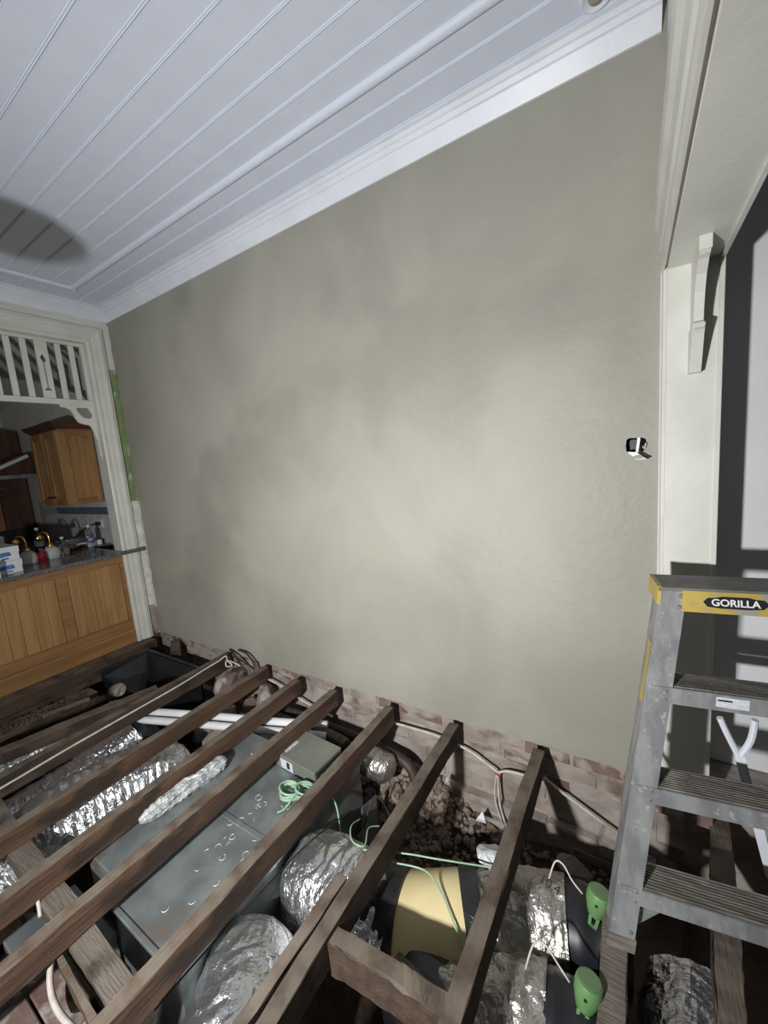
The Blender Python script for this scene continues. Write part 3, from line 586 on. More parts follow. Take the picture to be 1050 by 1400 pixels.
obj('drill_swarf', b, 'whitep', t)['kind'] = 'stuff'
tag(obj('galvanised_tray', B().box(1.86, 2.28, -1.72, -1.46, -.50, -.33, .006), 'galv'), 'small galvanised box under the grey bearer', 'box')
# corner steel angle piece
tag(obj('galvanised_strip', B().prism([(2.0, -1.90), (2.28, -1.70), (2.31, -1.72), (2.03, -1.935)], 'z', -.20, -.19), 'galv'), 'flat galvanised strip under the joist beside the brick pier', 'metal strip')
# fat ducts right of the plenum
tag(obj('foil_duct', duct(B(), [(2.785, -1.18, -.40), (2.88, -1.28, -.36), (3.0, -1.50, -.36), (3.05, -1.9, -.40), (3.05, -2.5, -.42)], .178, amp=.016, seed=7, long=.6, taper=rend(.10, 0)), 'foils'), 'wrinkled foil duct bulging below the thin batten', 'duct', DG)
tag(obj('foil_duct', duct(B(), [(2.785, -.86, -.40), (2.92, -.87, -.37), (3.12, -.88, -.37), (3.29, -.86, -.38)], .20, amp=.016, seed=8, long=.6, taper=rend(.14, 0)), 'foils'), 'wrinkled foil duct passing under the battened joist to the cream fitting', 'duct', DG)
# cream Y fitting
t = thing('duct_branch_fitting', 'cream Y-shaped duct fitting wrapped with black tape', 'duct fitting', (3.45, -.85, -.6))
obj('trunk', B().tube([(3.24, -.865, -.38), (3.34, -.84, -.37), (3.46, -.785, -.35), (3.60, -.705, -.335)], .2, 36, smooth=6, rfun=lambda s, a, p: .195 - .02 * s), 'card', t, True, ang=60)
obj('branch', B().tube([(3.34, -.88, -.40), (3.44, -.95, -.41), (3.56, -1.00, -.41)], .15, 30, smooth=6), 'card', t, True, ang=60)
for nm, p, r in (('inlet_tape', [(3.20, -.867, -.38), (3.265, -.858, -.377), (3.33, -.845, -.372)], .203), ('outlet_tape', [(3.545, -.735, -.34), (3.61, -.70, -.333)], .186), ('branch_tape', [(3.43, -.945, -.41), (3.50, -.98, -.41), (3.58, -1.005, -.41)], .160)):
    obj(nm, B().tube(p, r, 36, smooth=4, rfun=lambda s, a, p_, r=r: r + .002 * math.sin(a * 5 + s * 9)), 'tape', t, True, ang=60)
def run(lab, path, r, coll, seed, mt):
    t = thing('foil_duct', lab, 'duct', (path[1][0], path[1][1], path[1][2] - r), DG)
    obj('sleeve', duct(B(), path, r, amp=.016, seed=seed, long=.7), mt, t)
    obj('collar', B().tube(coll, r * .93, 30, smooth=6, rfun=lambda s, a, p: r * .93 + .006 * (math.sin(s * 60) > .2)), 'blackp', t, True, ang=40)
    return t
d1 = run('foil duct with marker writing leading to the upper green motor', [(3.60, -.70, -.335), (3.72, -.63, -.325), (3.83, -.59, -.315), (3.90, -.575, -.31)], .158, [(3.87, -.58, -.31), (4.0, -.56, -.31), (4.10, -.55, -.315)], 9, 'foild')
d2 = run('dusty foil duct leading to the lower green motor', [(3.56, -1.00, -.41), (3.68, -.955, -.37), (3.80, -.91, -.335), (3.88, -.895, -.33)], .155, [(3.85, -.90, -.33), (3.95, -.885, -.325), (4.045, -.875, -.325)], 10, 'foild')
# marker writing on the upper run
cu = bpy.data.curves.new('writing', 'FONT'); cu.body = '10.4'; cu.size = .045; cu.extrude = .0004
to = bpy.data.objects.new('tmp', cu); C.objects.link(to); bpy.context.view_layer.update()
me = bpy.data.meshes.new_from_object(to.evaluated_get(bpy.context.evaluated_depsgraph_get())); bpy.data.objects.remove(to)
me.materials.clear(); me.materials.append(M['ink']); wo = bpy.data.objects.new('writing', me); C.objects.link(wo); wo.parent = d1
wo.matrix_local = Matrix.Translation(Vector((3.80, -.60, -.135)) - d1.location) @ Matrix.Rotation(.25, 4, 'X') @ Matrix.Rotation(-.2, 4, 'Z')
tag(obj('foil_duct', duct(B(), [(4.22, -1.7, -.46), (4.25, -1.15, -.41), (4.27, -.85, -.41), (4.30, -.5, -.48)], .16, amp=.016, seed=12), 'foil'), 'dim foil duct on the ground behind the ladder legs', 'duct', DG)
tag(obj('foil_duct', duct(B(), [(3.3, -1.5, -.68), (3.38, -1.8, -.68), (3.4, -2.2, -.68)], .13, amp=.014, seed=13), 'foild'), 'foil duct deep below the noggin at the bottom edge', 'duct', DG)
# green damper motors
def motor(lab, x, y, z, rz, lead):
    t = thing('damper_motor', lab, 'motor', (x, y, z - .02), 'green damper motors on black collars')
    q = Matrix.Rotation(rz, 3, 'Z') @ Matrix.Rotation(-.22, 3, 'X') @ Matrix.Rotation(.15, 3, 'Y') @ Matrix.Scale(.92, 3)
    obj('body', B().lathe([(.022, .0), (.028, .006), (.036, .03), (.043, .055), (.0445, .075), (.041, .098), (.040, .1), (.036, .1015)], (x, y, z), 26, q), 'green', t, True, ang=25)
    obj('top_disc', B().lathe([(.002, .1025), (.034, .1025), (.034, .1035), (.002, .1036)], (x, y, z), 24, q), 'greend', t)
    obj('grommet', B().lathe([(.005, 0), (.005, .004)], Vector((x, y, z)) + q @ Vector((0, -.043, .07)), 10, q @ Matrix.Rotation(math.pi / 2, 3, 'X')), 'black', t)
    for s in (-1, 1):
        obj('clip_leg', B().bar(Vector((x, y, z)) + q @ Vector((s * .014, -.026, .012)), Vector((x, y, z)) + q @ Vector((s * .010, -.030, -.028)), .010, .006, (0, 1, 0)), 'green', t)
    obj('clip_tip', B().bar(Vector((x, y, z)) + q @ Vector((-.015, -.030, -.026)), Vector((x, y, z)) + q @ Vector((.015, -.030, -.026)), .008, .008), 'green', t)
    obj('lead', B().tube(lead, .0035, 6, smooth=6), 'cable', t, True)
motor('upper green plastic damper motor on the farther black collar', 3.995, -.60, -.165, -.1, [(3.955, -.60, -.10), (3.92, -.59, -.075), (3.885, -.565, -.05), (3.855, -.56, -.06), (3.83, -.575, -.15)])
motor('lower green plastic damper motor on the nearer black collar', 3.985, -.875, -.185, -.1, [(3.945, -.875, -.12), (3.91, -.865, -.09), (3.87, -.85, -.065), (3.835, -.855, -.08), (3.81, -.875, -.17)])
# ================================================================== OTHER SERVICES UNDER THE FLOOR
t = thing('floor_register_box', 'open black plastic box sunk beside the oak bar', 'box', (.64, -.43, -.48))
x0, x1, y0, y1, zt = .245, 1.06, -.635, -.235, -.118
obj('shell', B().box(x0, x1, y0, y0 + .012, -.46, zt).box(x0, x1, y1 - .012, y1, -.46, zt + .06).box(x0, x0 + .012, y0, y1, -.46, zt + .06).box(x1 - .012, x1, y0, y1, -.46, zt).box(x0, x1, y0, y1, -.47, -.46), 'blackp', t)
obj('rim', B().box(x0 - .02, x0 + .014, y0 - .02, y1 + .02, zt + .05, zt + .062, .003).box(x0, x1, y1 - .012, y1 + .02, zt + .05, zt + .062, .003), 'blackp', t)
obj('inner_slope', B().add([(x0 + .012, y1 - .012, zt + .05), (x0 + .2, y1 - .18, -.40), (x1 - .15, y1 - .18, -.40), (x1 - .012, y1 - .012, zt + .05), (x0 + .2, y0 + .13, -.40), (x0 + .012, y0 + .012, zt), (x0 + .012, y1 - .012, -.45), (x1 - .012, y1 - .012, -.45)], [(0, 1, 2, 3), (0, 5, 4, 1)]), 'blackp', t)
# control box
t = thing('control_box', 'grey-green metal control box with paper labels on the plenum', 'control box', (2.49, -.50, -.175))
rz = Matrix.Translation((2.49, -.50, 0)) @ Matrix.Rotation(-.06, 4, 'Z')
def cb(*a): return B().box(*a[:6], .003 if len(a) < 7 else a[6]).xf(rz)
obj('body', cb(-.18, .18, -.115, .10, -.174, -.096), 'galvt', t)
obj('lid', cb(-.183, .183, -.118, .103, -.104, -.090), 'galvt', t)
obj('label', cb(-.11, -.07, -.085, .01, -.0899, -.0893, 0), 'label', t)
obj('label', cb(-.09, .01, -.1195, -.1180, -.165, -.107, 0), 'label', t)
obj('label_print', cb(-.04, -.015, -.1203, -.1196, -.155, -.115, 0), 'ink', t)
obj('terminal_panel', cb(.1805, .186, -.10, .09, -.165, -.11, 0), 'blackp', t)
for i in range(3): obj('plug_socket', cb(.185, .200, -.08 + i * .05, -.05 + i * .05, -.155, -.13), 'galv', t)
obj('lead', B().tube([(2.345, -.61, -.12), (2.32, -.65, -.13), (2.28, -.68, -.165), (2.2, -.66, -.118)], .005, 6, smooth=5), 'cable', t)
# coil of pale green cable
t = thing('cable_coil', 'two loops of pale green cable coiled beside the control box', 'cable', (2.62, -.72, -.17))
for cx, cy, rr, nm in ((2.585, -.735, .055, 'loop'), (2.66, -.70, .05, 'loop')):
    pth = []
    for i in range(90):
        a = i * 2 * math.pi / 15; pth.append((cx + (rr + .010 * noise.noise(Vector((i * .3, rr * 40, 0)))) * math.cos(a), cy + (rr * .8 + .010 * noise.noise(Vector((i * .3, rr * 70, 2)))) * math.sin(a), -.166 + .05 * (i / 90) + .006 * math.sin(a * 1.3)))
    obj(nm, B().tube(pth, .0055, 6), 'cabg', t, True)
obj('tail', B().tube([(2.61, -.70, -.135), (2.63, -.74, -.13), (2.62, -.80, -.165), (2.60, -.84, -.168)], .005, 6, smooth=6), 'cabg', t, True)
obj('tail', B().tube([(2.66, -.66, -.13), (2.72, -.66, -.14), (2.80, -.64, -.18), (2.84, -.66, -.3), (2.85, -.70, -.45)], .005, 6, smooth=6), 'cabg', t, True)
def line(nm, lab, path, r, m, cat='cable', sm=6, group=None): return tag(obj(nm, B().tube(path, r, 8, smooth=sm), m, smooth=True), lab, cat, group)
# pipes
line('white_pipe', 'upper of two white plastic pipes crossing under the joists', [(.93, -.70, -.185), (1.5, -.49, -.19), (2.0, -.31, -.20), (2.36, -.17, -.205)], .026, 'whitep', 'pipe')
line('white_pipe', 'lower of two white plastic pipes crossing under the joists', [(.98, -.74, -.215), (1.5, -.55, -.22), (2.0, -.37, -.23), (2.40, -.23, -.235)], .026, 'whitep', 'pipe')
line('dark_pipe', 'dark lagged pipe low along the wall, upper of two', [(1.75, -.10, -.27), (2.3, -.11, -.27), (2.9, -.12, -.30), (3.0, -.14, -.45)], .03, 'cabd', 'pipe')
line('dark_pipe', 'brown lagged pipe low along the wall, lower of two', [(2.2, -.20, -.24), (2.45, -.21, -.25), (2.55, -.215, -.26)], .04, 'joistd', 'pipe')
tag(obj('duct_sock', duct(B(), [(2.66, -.22, -.30), (2.80, -.22, -.30), (2.90, -.23, -.32)], .085, amp=.008, seed=20, taper=rend(.15, .25)), 'foild'), 'dusty grey duct end poking out below the joist near the gravel', 'duct')
tag(obj('sheet_offcut', B().prism([(-.52, -.68), (-.36, -.70), (-.33, -.40), (-.47, -.36)], 'x', 2.835, 2.842), 'galv'), 'grey metal sheet standing on edge beside the plenum', 'sheet')
# cables
CG = 'loose cables under the floor'
line('white_cable', 'long white cable pinned along the dark joist past the black box', [(1.215, -2.4, -.06), (1.215, -1.6, -.05), (1.212, -1.2, -.035), (1.208, -.8, -.03), (1.205, -.5, -.025), (1.205, -.28, -.01), (1.22, -.15, .005)], .0065, 'cable', group=CG)
line('white_cable', 'curl of white cable at the wall end of the dark joist', [(1.22, -.15, .005), (1.25, -.11, .03), (1.29, -.13, .01), (1.33, -.12, -.03), (1.28, -.14, -.04), (1.27, -.12, 0), (1.36, -.10, -.02), (1.42, -.08, -.05)], .006, 'cable', group=CG)
line('dark_cable', 'dark cable looping out of the wall over the broken bricks', [(1.18, -.02, .03), (1.30, -.06, .02), (1.42, -.10, -.02), (1.5, -.11, -.06)], .009, 'cabd', group=CG)
line('dark_cable', 'second dark cable arching against the wall beside the broken bricks', [(1.30, -.02, .05), (1.42, -.04, .055), (1.52, -.06, .01), (1.55, -.08, -.05)], .008, 'cabd', group=CG)
line('white_cable', 'white cable sagging along the brick between middle joists', [(1.60, -.06, -.09), (1.80, -.05, -.13), (2.05, -.05, -.20), (2.30, -.05, -.24)], .008, 'cable', group=CG)
line('white_cable', 'white cable clipped along the brick wall to the red tie', [(2.72, -.03, -.15), (2.9, -.035, -.135), (3.12, -.035, -.13), (3.3, -.035, -.155), (3.43, -.035, -.21), (3.475, -.035, -.235)], .0075, 'cable', group=CG)
line('white_cable', 'white cable from the red tie to the joist nearest the ladder', [(3.475, -.035, -.235), (3.53, -.035, -.205), (3.62, -.035, -.195), (3.70, -.035, -.20)], .0075, 'cable', group=CG)
line('white_cable', 'taut white cable on the brick wall running behind the ladder', [(3.72, -.035, -.17), (3.78, -.035, -.205), (4.0, -.035, -.315), (4.18, -.04, -.40)], .008, 'cable', group=CG)
line('white_cable', 'left of two thin cables hanging from the red tie', [(3.472, -.036, -.235), (3.455, -.04, -.33), (3.46, -.045, -.43), (3.50, -.05, -.56)], .006, 'cable', group=CG)
line('white_cable', 'right of two thin cables hanging from the red tie', [(3.478, -.036, -.235), (3.475, -.04, -.33), (3.485, -.05, -.43), (3.525, -.07, -.55)], .006, 'cable', group=CG)
tag(obj('cable_tie', B().tube([(3.475 + .014 * math.cos(a), -.036 + .012 * math.sin(a), -.238 + .004 * math.sin(2 * a)) for a in [i * .628 for i in range(11)]], .005, 6), 'red'), 'red tie bunching the white cables on the brick wall', 'cable tie')
line('green_cable', 'pale green cable stretched over the black tape and cream fitting', [(3.10, -.80, -.16), (3.28, -.74, -.145), (3.42, -.69, -.15), (3.60, -.62, -.16), (3.70, -.57, -.18)], .0036, 'cabg', group=CG)
line('green_cable', 'pale green cable draped down the face of the cream fitting', [(3.22, -.80, -.155), (3.38, -.76, -.15), (3.47, -.80, -.152), (3.55, -.86, -.18), (3.62, -.90, -.24)], .0036, 'cabg', group=CG)
line('green_cable', 'pale green cable curled on the foil duct beside the battened joist', [(2.98, -.66, -.19), (2.99, -.74, -.15), (3.04, -.80, -.145), (3.10, -.79, -.15), (3.06, -.70, -.165), (3.08, -.64, -.2)], .0036, 'cabg', group=CG)
line('dark_cable', 'thin black wire stretched over the foil ducts beside the plenum', [(2.93, -.66, -.165), (2.87, -.9, -.145), (2.83, -1.2, -.15), (2.80, -1.5, -.16), (2.78, -1.9, -.2)], .003, 'black', group=CG)
line('dark_cable', 'grey cable looping over the dark earth near the gravel', [(2.86, -.50, -.45), (2.90, -.42, -.30), (2.98, -.40, -.42), (3.02, -.42, -.55), (3.10, -.38, -.50)], .005, 'cabd', group=CG)
line('white_cable', 'thick white flex hanging beside the brick pier', [(2.30, -1.655, -.03), (2.34, -1.67, -.10), (2.38, -1.70, -.18), (2.46, -1.71, -.21), (2.58, -1.70, -.22), (2.64, -1.69, -.25)], .010, 'cable', group=CG)
line('white_cable', 'white flex bent over the bearer at the left edge', [(1.90, -1.75, -.16), (1.98, -1.66, -.11), (2.06, -1.63, -.09), (2.12, -1.64, -.14)], .007, 'cable', group=CG)
tag(obj('plastic_cup', B().lathe([(.03, 0), (.045, .02), (.05, .09), (.046, .1), (.04, .1)], (0, 0, 0), 16, Matrix.Rotation(1.3, 3, 'Y')).xf(Matrix.Translation((.62, -.70, -.10))), 'foild', smooth=True, ang=50), 'pale crumpled cup lying against the black box', 'cup')
# brick pier at lower left
t = thing('brick_pier', 'stacked brown bricks of a pier under the bearer at lower left', 'pier', (2.36, -1.74, -.80))
pb = B().box(-.115, .115, -.055, .055, -.036, .036, .004); pm = bpy.data.meshes.new('brick'); pm.from_pydata(pb.v, [], pb.f); pm.materials.append(M['brickr'])
for c in range(7):
    for i in range(2):
        o = bpy.data.objects.new('brick', pm); C.objects.link(o); o.parent = t
        if c % 2: o.location = (-.06 + i * .118, R_.uniform(-.006, .006), .036 + c * .078); o.rotation_euler = (0, 0, math.pi / 2)
        else: o.location = (R_.uniform(-.006, .006), -.06 + i * .118, .036 + c * .078)
# broken bricks heaped against the wall
def chunk(nm, lab, c, s, m, seed, cat='brick', group=None):
    bm = bmesh.new(); bmesh.ops.create_icosphere(bm, subdivisions=2, radius=1); rr = random.Random(seed)
    pl_ = [(Vector((rr.gauss(0, 1), rr.gauss(0, 1), rr.gauss(0, 1))).normalized(), rr.uniform(.55, .8)) for _ in range(9)]
    for v in bm.verts:
        for n_, d_ in pl_:
            k_ = v.co.dot(n_)
            if k_ > d_: v.co -= n_ * (k_ - d_)
    q = Matrix.Rotation(rr.uniform(0, 3), 3, 'Z') @ Matrix.Rotation(rr.uniform(-.4, .4), 3, 'X')
    b = B().add([Vector(c) + q @ Vector((v.co.x * s[0], v.co.y * s[1], v.co.z * s[2])) for v in bm.verts], [tuple(v.index for v in f.verts) for f in bm.faces]); bm.free()
    return tag(obj(nm, b, m), lab, cat, group)
BG = 'broken bricks heaped against the wall'
chunk('broken_brick', 'big whitish-red broken brick below the looping dark cables', (1.32, -.16, -.16), (.16, .11, .11), 'brickr', 1, group=BG)
chunk('broken_brick', 'cracked red brick slab between two joists by the wall', (1.70, -.13, -.22), (.15, .10, .12), 'brickr', 2, group=BG)
chunk('broken_brick', 'mortar-crusted brick lump above the white pipes', (1.42, -.33, -.30), (.13, .10, .10), 'brick', 3, group=BG)
chunk('broken_brick', 'pale mortared lump below the white pipes', (1.62, -.50, -.34), (.13, .11, .10), 'brick', 4, group=BG)
chunk('broken_brick', 'dusty lump under the pipes beside the plenum', (2.10, -.36, -.36), (.14, .10, .11), 'brick', 5, group=BG)
chunk('broken_brick', 'dark red brick fragment low in the heap by the wall', (1.52, -.14, -.36), (.14, .10, .10), 'brickr', 6, group=BG)
chunk('broken_brick', 'lowest dusty brick fragment in the heap under the pipes', (1.85, -.22, -.46), (.16, .14, .12), 'brick', 7, group=BG)
chunk('broken_brick', 'dirt-stained lump under the heap beside the black box', (1.3, -.3, -.48), (.2, .16, .14), 'brick', 8, group=BG)
chunk('render_lump', 'grey lump of fallen render behind the joist nearest the ladder', (3.56, -.36, -.47), (.12, .09, .07), 'brick', 9, 'rubble')
chunk('render_lump', 'pale torn lump beside the foil duct and nearest joist', (3.60, -.53, -.20), (.09, .06, .04), 'insul', 10, 'rubble')
chunk('render_lump', 'dusty lump lying on the footing left of the ladder', (3.86, -.16, -.50), (.10, .06, .05), 'brick', 12, 'rubble')
tag(obj('plaster_shard', B().prism([(-.03, -.02), (.03, -.015), (.005, .035)], 'y', -.006, .006).xf(Matrix.Translation((3.40, -.13, -.47)) @ Matrix.Rotation(-.5, 4, 'X')), 'whitep'), 'small white triangular plaster shard on the rubble', 'shard')
tag(obj('plaster_shard', B().box(-.025, .025, -.006, .006, -.018, .018, .003).xf(Matrix.Translation((3.19, -.06, -.385)) @ Matrix.Rotation(.3, 4, 'Y')), 'rawwhite'), 'small pale square shard stuck against the brick wall', 'shard')
tag(obj('plaster_shard', B().box(-.03, .03, -.02, .02, -.012, .012, .004).xf(Matrix.Translation((2.80, -.06, -.40)) @ Matrix.Rotation(.4, 4, 'Y')), 'card'), 'small yellowish crumb on the ledge above the gravel', 'shard')
# gravel: far too many bits to count
bm = bmesh.new(); bmesh.ops.create_icosphere(bm, subdivisions=1, radius=1); IV = [v.co.copy() for v in bm.verts]; IF = [tuple(v.index for v in f.verts) for f in bm.faces]; bm.free()
b = B(); rr = random.Random(3)
def gravel(n, fx, fy, smin, smax):
    for i in range(n):
        x, y = fx(), fy()
        if y > .0: continue
        s = rr.uniform(smin, smax); q = Matrix.Rotation(rr.uniform(0, 6), 3, 'Z') @ Matrix.Rotation(rr.uniform(0, 6), 3, 'X')
        k_ = [rr.uniform(.6, 1.3) for _ in range(3)]
        c = Vector((x, y, gz(x, y) + s * .35)); b.add([c + q @ Vector((v.x * s * k_[0], v.y * s * k_[1], v.z * s * k_[2])) for v in IV], IF)
gravel(900, lambda: rr.gauss(3.0, .22), lambda: -abs(rr.gauss(.02, .22)) - .03, .008, .024)
gravel(500, lambda: rr.uniform(2.6, 4.1), lambda: -abs(rr.gauss(0, .18)) - .05, .006, .02)
o = obj('gravel', b, 'rubble'); tag(o, 'loose gravel and mortar crumbs heaped below the brick wall', 'gravel', None, 'stuff')
b = B()
for i in range(500):
    x, y = min(.47, max(.31, rr.gauss(.39, .05))), rr.uniform(-1.85, -.8); s = rr.uniform(.003, .010)
    c = Vector((x, y, -.14 + .04 * (-.75 - y) / 1.15 + .006 + rr.uniform(0, .008))); b.add([c + v * s for v in IV], IF)
tag(obj('swept_debris', b, 'dirt'), 'dusty crumbs lying on the board under the oak bar', 'debris', None, 'stuff')
# ================================================================== LADDER
LD = Vector((.989, .145, 0)); LN = Vector((-.145, .989, 0)); LC = Vector((4.400, -.397, 0)); LT = 1.047
def lp(s, z, d=0.0): return LC + LD * (s - .09 * (LT - z)) + LN * (d + .22 * (z - LT)) + Vector((0, 0, z))
def lr(s, z, d=0.0): return LC + LD * s + LN * (.14 + .17 * (1.02 - z) + d) + Vector((0, 0, z))
hw = lambda z: .215 + .07 * (LT - z)
t = thing('step_ladder', 'worn aluminium step ladder with yellow top standing in the doorway', 'ladder', (4.40, -.5, -.12))
def hexa(p): return B().add(p, [(3, 2, 1, 0), (4, 5, 6, 7), (0, 1, 5, 4), (1, 2, 6, 5), (2, 3, 7, 6), (3, 0, 4, 7)])
zb = -.09
for s in (-1, 1):
    b = B()
    for (a0, a1, d0, d1_) in ((0, .074, 0, .004), (0, .004, .004, .08), (0, .03, .076, .08), (.070, .074, .004, .012)):
        pts = []
        for z in (zb, LT - .008):
            o_ = hw(z); pts += [lp(s * (o_ - a0), z, d0), lp(s * (o_ - a1), z, d0), lp(s * (o_ - a1), z, d1_), lp(s * (o_ - a0), z, d1_)]
        q = hexa(pts); b.add(q.v, q.f)
    ra = obj('front_rail', b, 'alu', t)
    for z in (1.02, .985, .715, .69, .395, .365, .07, .04, -.06):
        obj('rivet', B().lathe([(.007, 0), (.007, .002), (.004, .004)], lp(s * (hw(z) - .058), z, -.001), 8, Matrix.Rotation(math.pi / 2, 3, 'X')), 'capgrey', ra)
    obj('foot', hexa([lp(s * hw(z_) - s * a, z_, d) for z_ in (zb - .03, zb + .01) for a, d in ((-.004, -.004), (.078, -.004), (.078, .084), (-.004, .084))]), 'alud', ra)
    obj('safety_sticker', hexa([lp(s * hw(z_) + s * a, z_, d) for z_ in (.66, .86) for a, d in ((.0006, .014), (.0014, .014), (.0014, .05), (.0006, .05))]), 'yellow', ra)
    b = B(); pts = []
    for z in (-.12, 1.02):
        o_ = .19 + .085 * (1.02 - z); pts += [lr(s * o_, z, 0), lr(s * (o_ - .03), z, 0), lr(s * (o_ - .03), z, .03), lr(s * o_, z, .03)]
    obj('rear_rail', hexa(pts), 'alu', t)
    # diagonal braces below the third step
    obj('brace', B().bar(lp(s * (hw(-.07) - .05), -.07, .03), lp(s * .10, .04, .06), .028, .006, (0, 1, 0)), 'alu', t)
    obj('spreader', B().bar(lp(s * (hw(.30) - .004), .30, .08), lr(s * (.19 + .085 * .70 - .015), .32, 0), .005, .02), 'alu', t)
for z in (.727, .405, .080):
    o_ = hw(z) - .05
    st = obj('step', hexa([lp(s_ * (o_ + .045), z - dz, d) for dz in (.004, 0) for s_, d in ((-1, .002), (1, .002), (1, .104), (-1, .104))]), 'alud', t)
    obj('front_lip', hexa([lp(s_ * (hw(z) - .012), z_, d) for z_ in (z - .048, z + .001) for s_, d in ((-1, -.004), (1, -.004), (1, .002), (-1, .002))]), 'alu', st)
    obj('rear_lip', hexa([lp(s_ * (o_ + .045), z_, d) for z_ in (z - .030, z + .001) for s_, d in ((-1, .102), (1, .102), (1, .108), (-1, .108))]), 'alu', st)
    for i in range(9): obj('tread_rib', hexa([lp(s_ * (o_ + .044), z + q, d) for q in (0, .003) for s_, d in ((-1, .008 + i * .0105), (1, .008 + i * .0105), (1, .0125 + i * .0105), (-1, .0125 + i * .0105))]), 'alud', st)
    if z > .7:
        obj('paper_label', hexa([lp(s_, z_, d) for z_ in (z - .036, z - .006) for s_, d in ((-.05, -.0052), (.032, -.0052), (.032, -.0042), (-.05, -.0042))]), 'label', st)
        obj('label_print', hexa([lp(s_, z_, d) for z_ in (z - .018, z - .013) for s_, d in ((-.046, -.0058), (-.01, -.0058), (-.01, -.005), (-.046, -.005))]), 'ink', st)
# top cap
CW = .217
cap = obj('top_cap', hexa([lp(s_ * (CW + .004), z_, d) for z_ in (LT - .012, LT) for s_, d in ((-1, -.006), (1, -.006), (1, .14), (-1, .14))]), 'capgrey', t)
obj('cap_front', hexa([lp(s_ * (CW - .062), z_, d) for z_ in (LT - .072, LT - .006) for s_, d in ((-1, -.010), (1, -.010), (1, -.002), (-1, -.002))]), 'yellow', cap)
obj('cap_rear', hexa([lp(s_ * CW, z_, d) for z_ in (LT - .05, LT - .006) for s_, d in ((-1, .132), (1, .132), (1, .14), (-1, .14))]), 'yellow', cap)
for s in (-1, 1):
    obj('cap_end', hexa([lp(s * a, z_, d) for z_, e in ((LT - .055, 0), (LT + .002, 0)) for a, d in ((CW - .006, -.003), (CW + .006, -.003), (CW + .006, .135), (CW - .006, .135))]), 'yellow', cap)
bd = []
for u, v in ((-.072, 0), (-.062, .012), (-.045, .013), (-.03, .017), (.03, .017), (.045, .013), (.062, .012), (.074, 0), (.062, -.012), (.03, -.015), (-.03, -.015), (-.062, -.012)): bd.append((u * 1.12 - .02, LT - .038 + v * 1.12))
b = B().add([lp(u, z, -.0125) for u, z in bd] + [lp(u, z, -.0095) for u, z in bd], [tuple(range(12)), tuple(range(23, 11, -1))] + [(i, (i + 1) % 12, (i + 1) % 12 + 12, i + 12) for i in range(12)])
badge = obj('badge', b, 'black', cap)
def text_mesh(s, size, ext, bold=0.0):
    cu = bpy.data.curves.new('lettering', 'FONT'); cu.body = s; cu.size = size; cu.extrude = ext; cu.align_x = 'CENTER'; cu.align_y = 'CENTER'; cu.offset = bold
    o = bpy.data.objects.new('tmp', cu); C.objects.link(o); bpy.context.view_layer.update()
    me = bpy.data.meshes.new_from_object(o.evaluated_get(bpy.context.evaluated_depsgraph_get())); bpy.data.objects.remove(o); return me
me = text_mesh('GORILLA', .0297, .0006, .0007); me.materials.clear(); me.materials.append(M['whitep'])
to = bpy.data.objects.new('lettering', me); C.objects.link(to); to.parent = badge
upv = (LN * .22 + Vector((0, 0, 1))).normalized(); nv = LD.cross(upv)
Mx = Matrix((LD, upv, nv)).transposed().to_4x4(); Mx.translation = lp(-.02, LT - .038, -.0132) - root_loc(badge)
to.matrix_local = Mx
# fork-shaped brace behind the upper step
obj('fork_brace', B().tube([(4.382, -.23, .50), (4.405, -.23, .44), (4.440, -.23, .36)], .011, 8, smooth=4).tube([(4.478, -.23, .52), (4.470, -.23, .44), (4.442, -.23, .36)], .011, 8, smooth=4).bar((4.440, -.23, .37), (4.54, -.24, -.08), .03, .02, (0, 1, 0)), 'white', t)
obj('rear_cross_bar', B().bar(lr(-.2, .60), lr(.2, .60), .02, .03), 'alu', t)
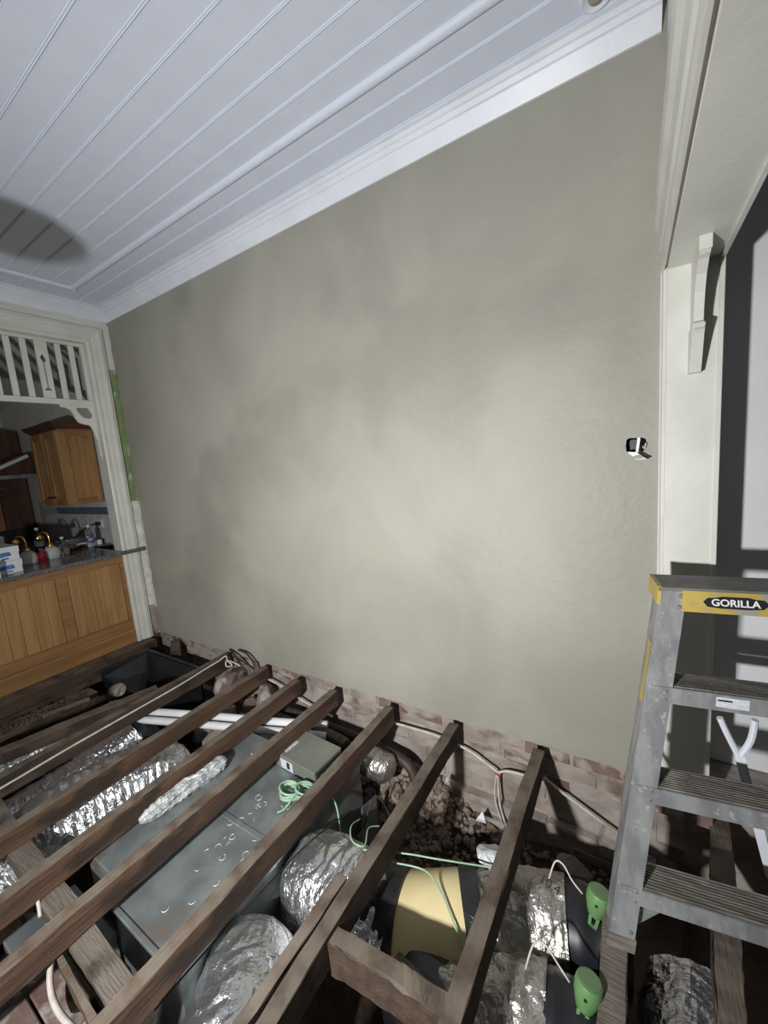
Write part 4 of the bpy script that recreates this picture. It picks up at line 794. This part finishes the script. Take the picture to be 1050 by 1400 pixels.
# ================================================================== WORK LIGHT (stands left of the photographer) AND PENDANT (over the missing floor)
t = thing('work_light', 'tripod LED work light aimed at the rendered wall', 'lamp', (LAMP.x, LAMP.y, 0))
hd = obj('housing', B().box(LAMP.x - .13, LAMP.x + .13, LAMP.y - .07, LAMP.y - .012, LAMP.z - .10, LAMP.z + .10, .01), 'yellow', t)
em = bpy.data.materials.new('led_panel'); em.use_nodes = True; nt = em.node_tree; nt.nodes['Principled BSDF'].inputs['Emission Color'].default_value = (1, .98, .94, 1); nt.nodes['Principled BSDF'].inputs['Emission Strength'].default_value = 3
obj('led_panel', B().box(LAMP.x - .11, LAMP.x + .11, LAMP.y - .012, LAMP.y - .008, LAMP.z - .08, LAMP.z + .08), em, hd)
for i in range(6): obj('cooling_fin', B().box(LAMP.x - .12 + i * .046, LAMP.x - .112 + i * .046, LAMP.y - .10, LAMP.y - .07, LAMP.z - .09, LAMP.z + .09), 'blackp', hd)
obj('pole', B().tube([(LAMP.x, LAMP.y - .05, .16), (LAMP.x, LAMP.y - .05, LAMP.z - .09)], .014, 12), 'blackp', t, True, ang=40)
for fx, fy in ((3.235, -2.62), (3.235, -3.2), (3.668, -2.95)): obj('leg', B().tube([(LAMP.x, LAMP.y - .05, .34), (fx, fy, .008)], .010, 8), 'blackp', t, True, ang=40)
ld = bpy.data.lights.new('work_light_beam', 'AREA'); ld.shape = 'RECTANGLE'; ld.size = .12; ld.size_y = .09; ld.energy = LAMP_W; ld.color = (1.0, .995, .985); ld.spread = math.radians(142)
lo = bpy.data.objects.new('work_light_beam', ld); C.objects.link(lo); lo.location = (LAMP.x, LAMP.y, LAMP.z); lo.rotation_euler = (math.radians(90 - 3), 0, math.radians(12))
PX, PY, PZ, PR = 2.09, -1.85, 2.114, .15
t = thing('pendant_lamp', 'pendant lamp with round shade hanging on a long cord', 'lamp', (PX, PY, PZ))
obj('shade', B().lathe([(PR - .004, .0), (PR, .0), (PR * .92, .05), (PR * .62, .10), (.03, .13), (.02, .15)], (PX, PY, PZ), 32), 'blackp', t, True, ang=60)
obj('cord', B().tube([(PX, PY, PZ + .15), (PX, PY, ZC - .03)], .004, 8), 'cabd', t)
obj('ceiling_rose', B().lathe([(.055, ZC), (.05, ZC - .02), (.02, ZC - .035)], (PX, PY, 0), 20), 'white', t, True, ang=50)
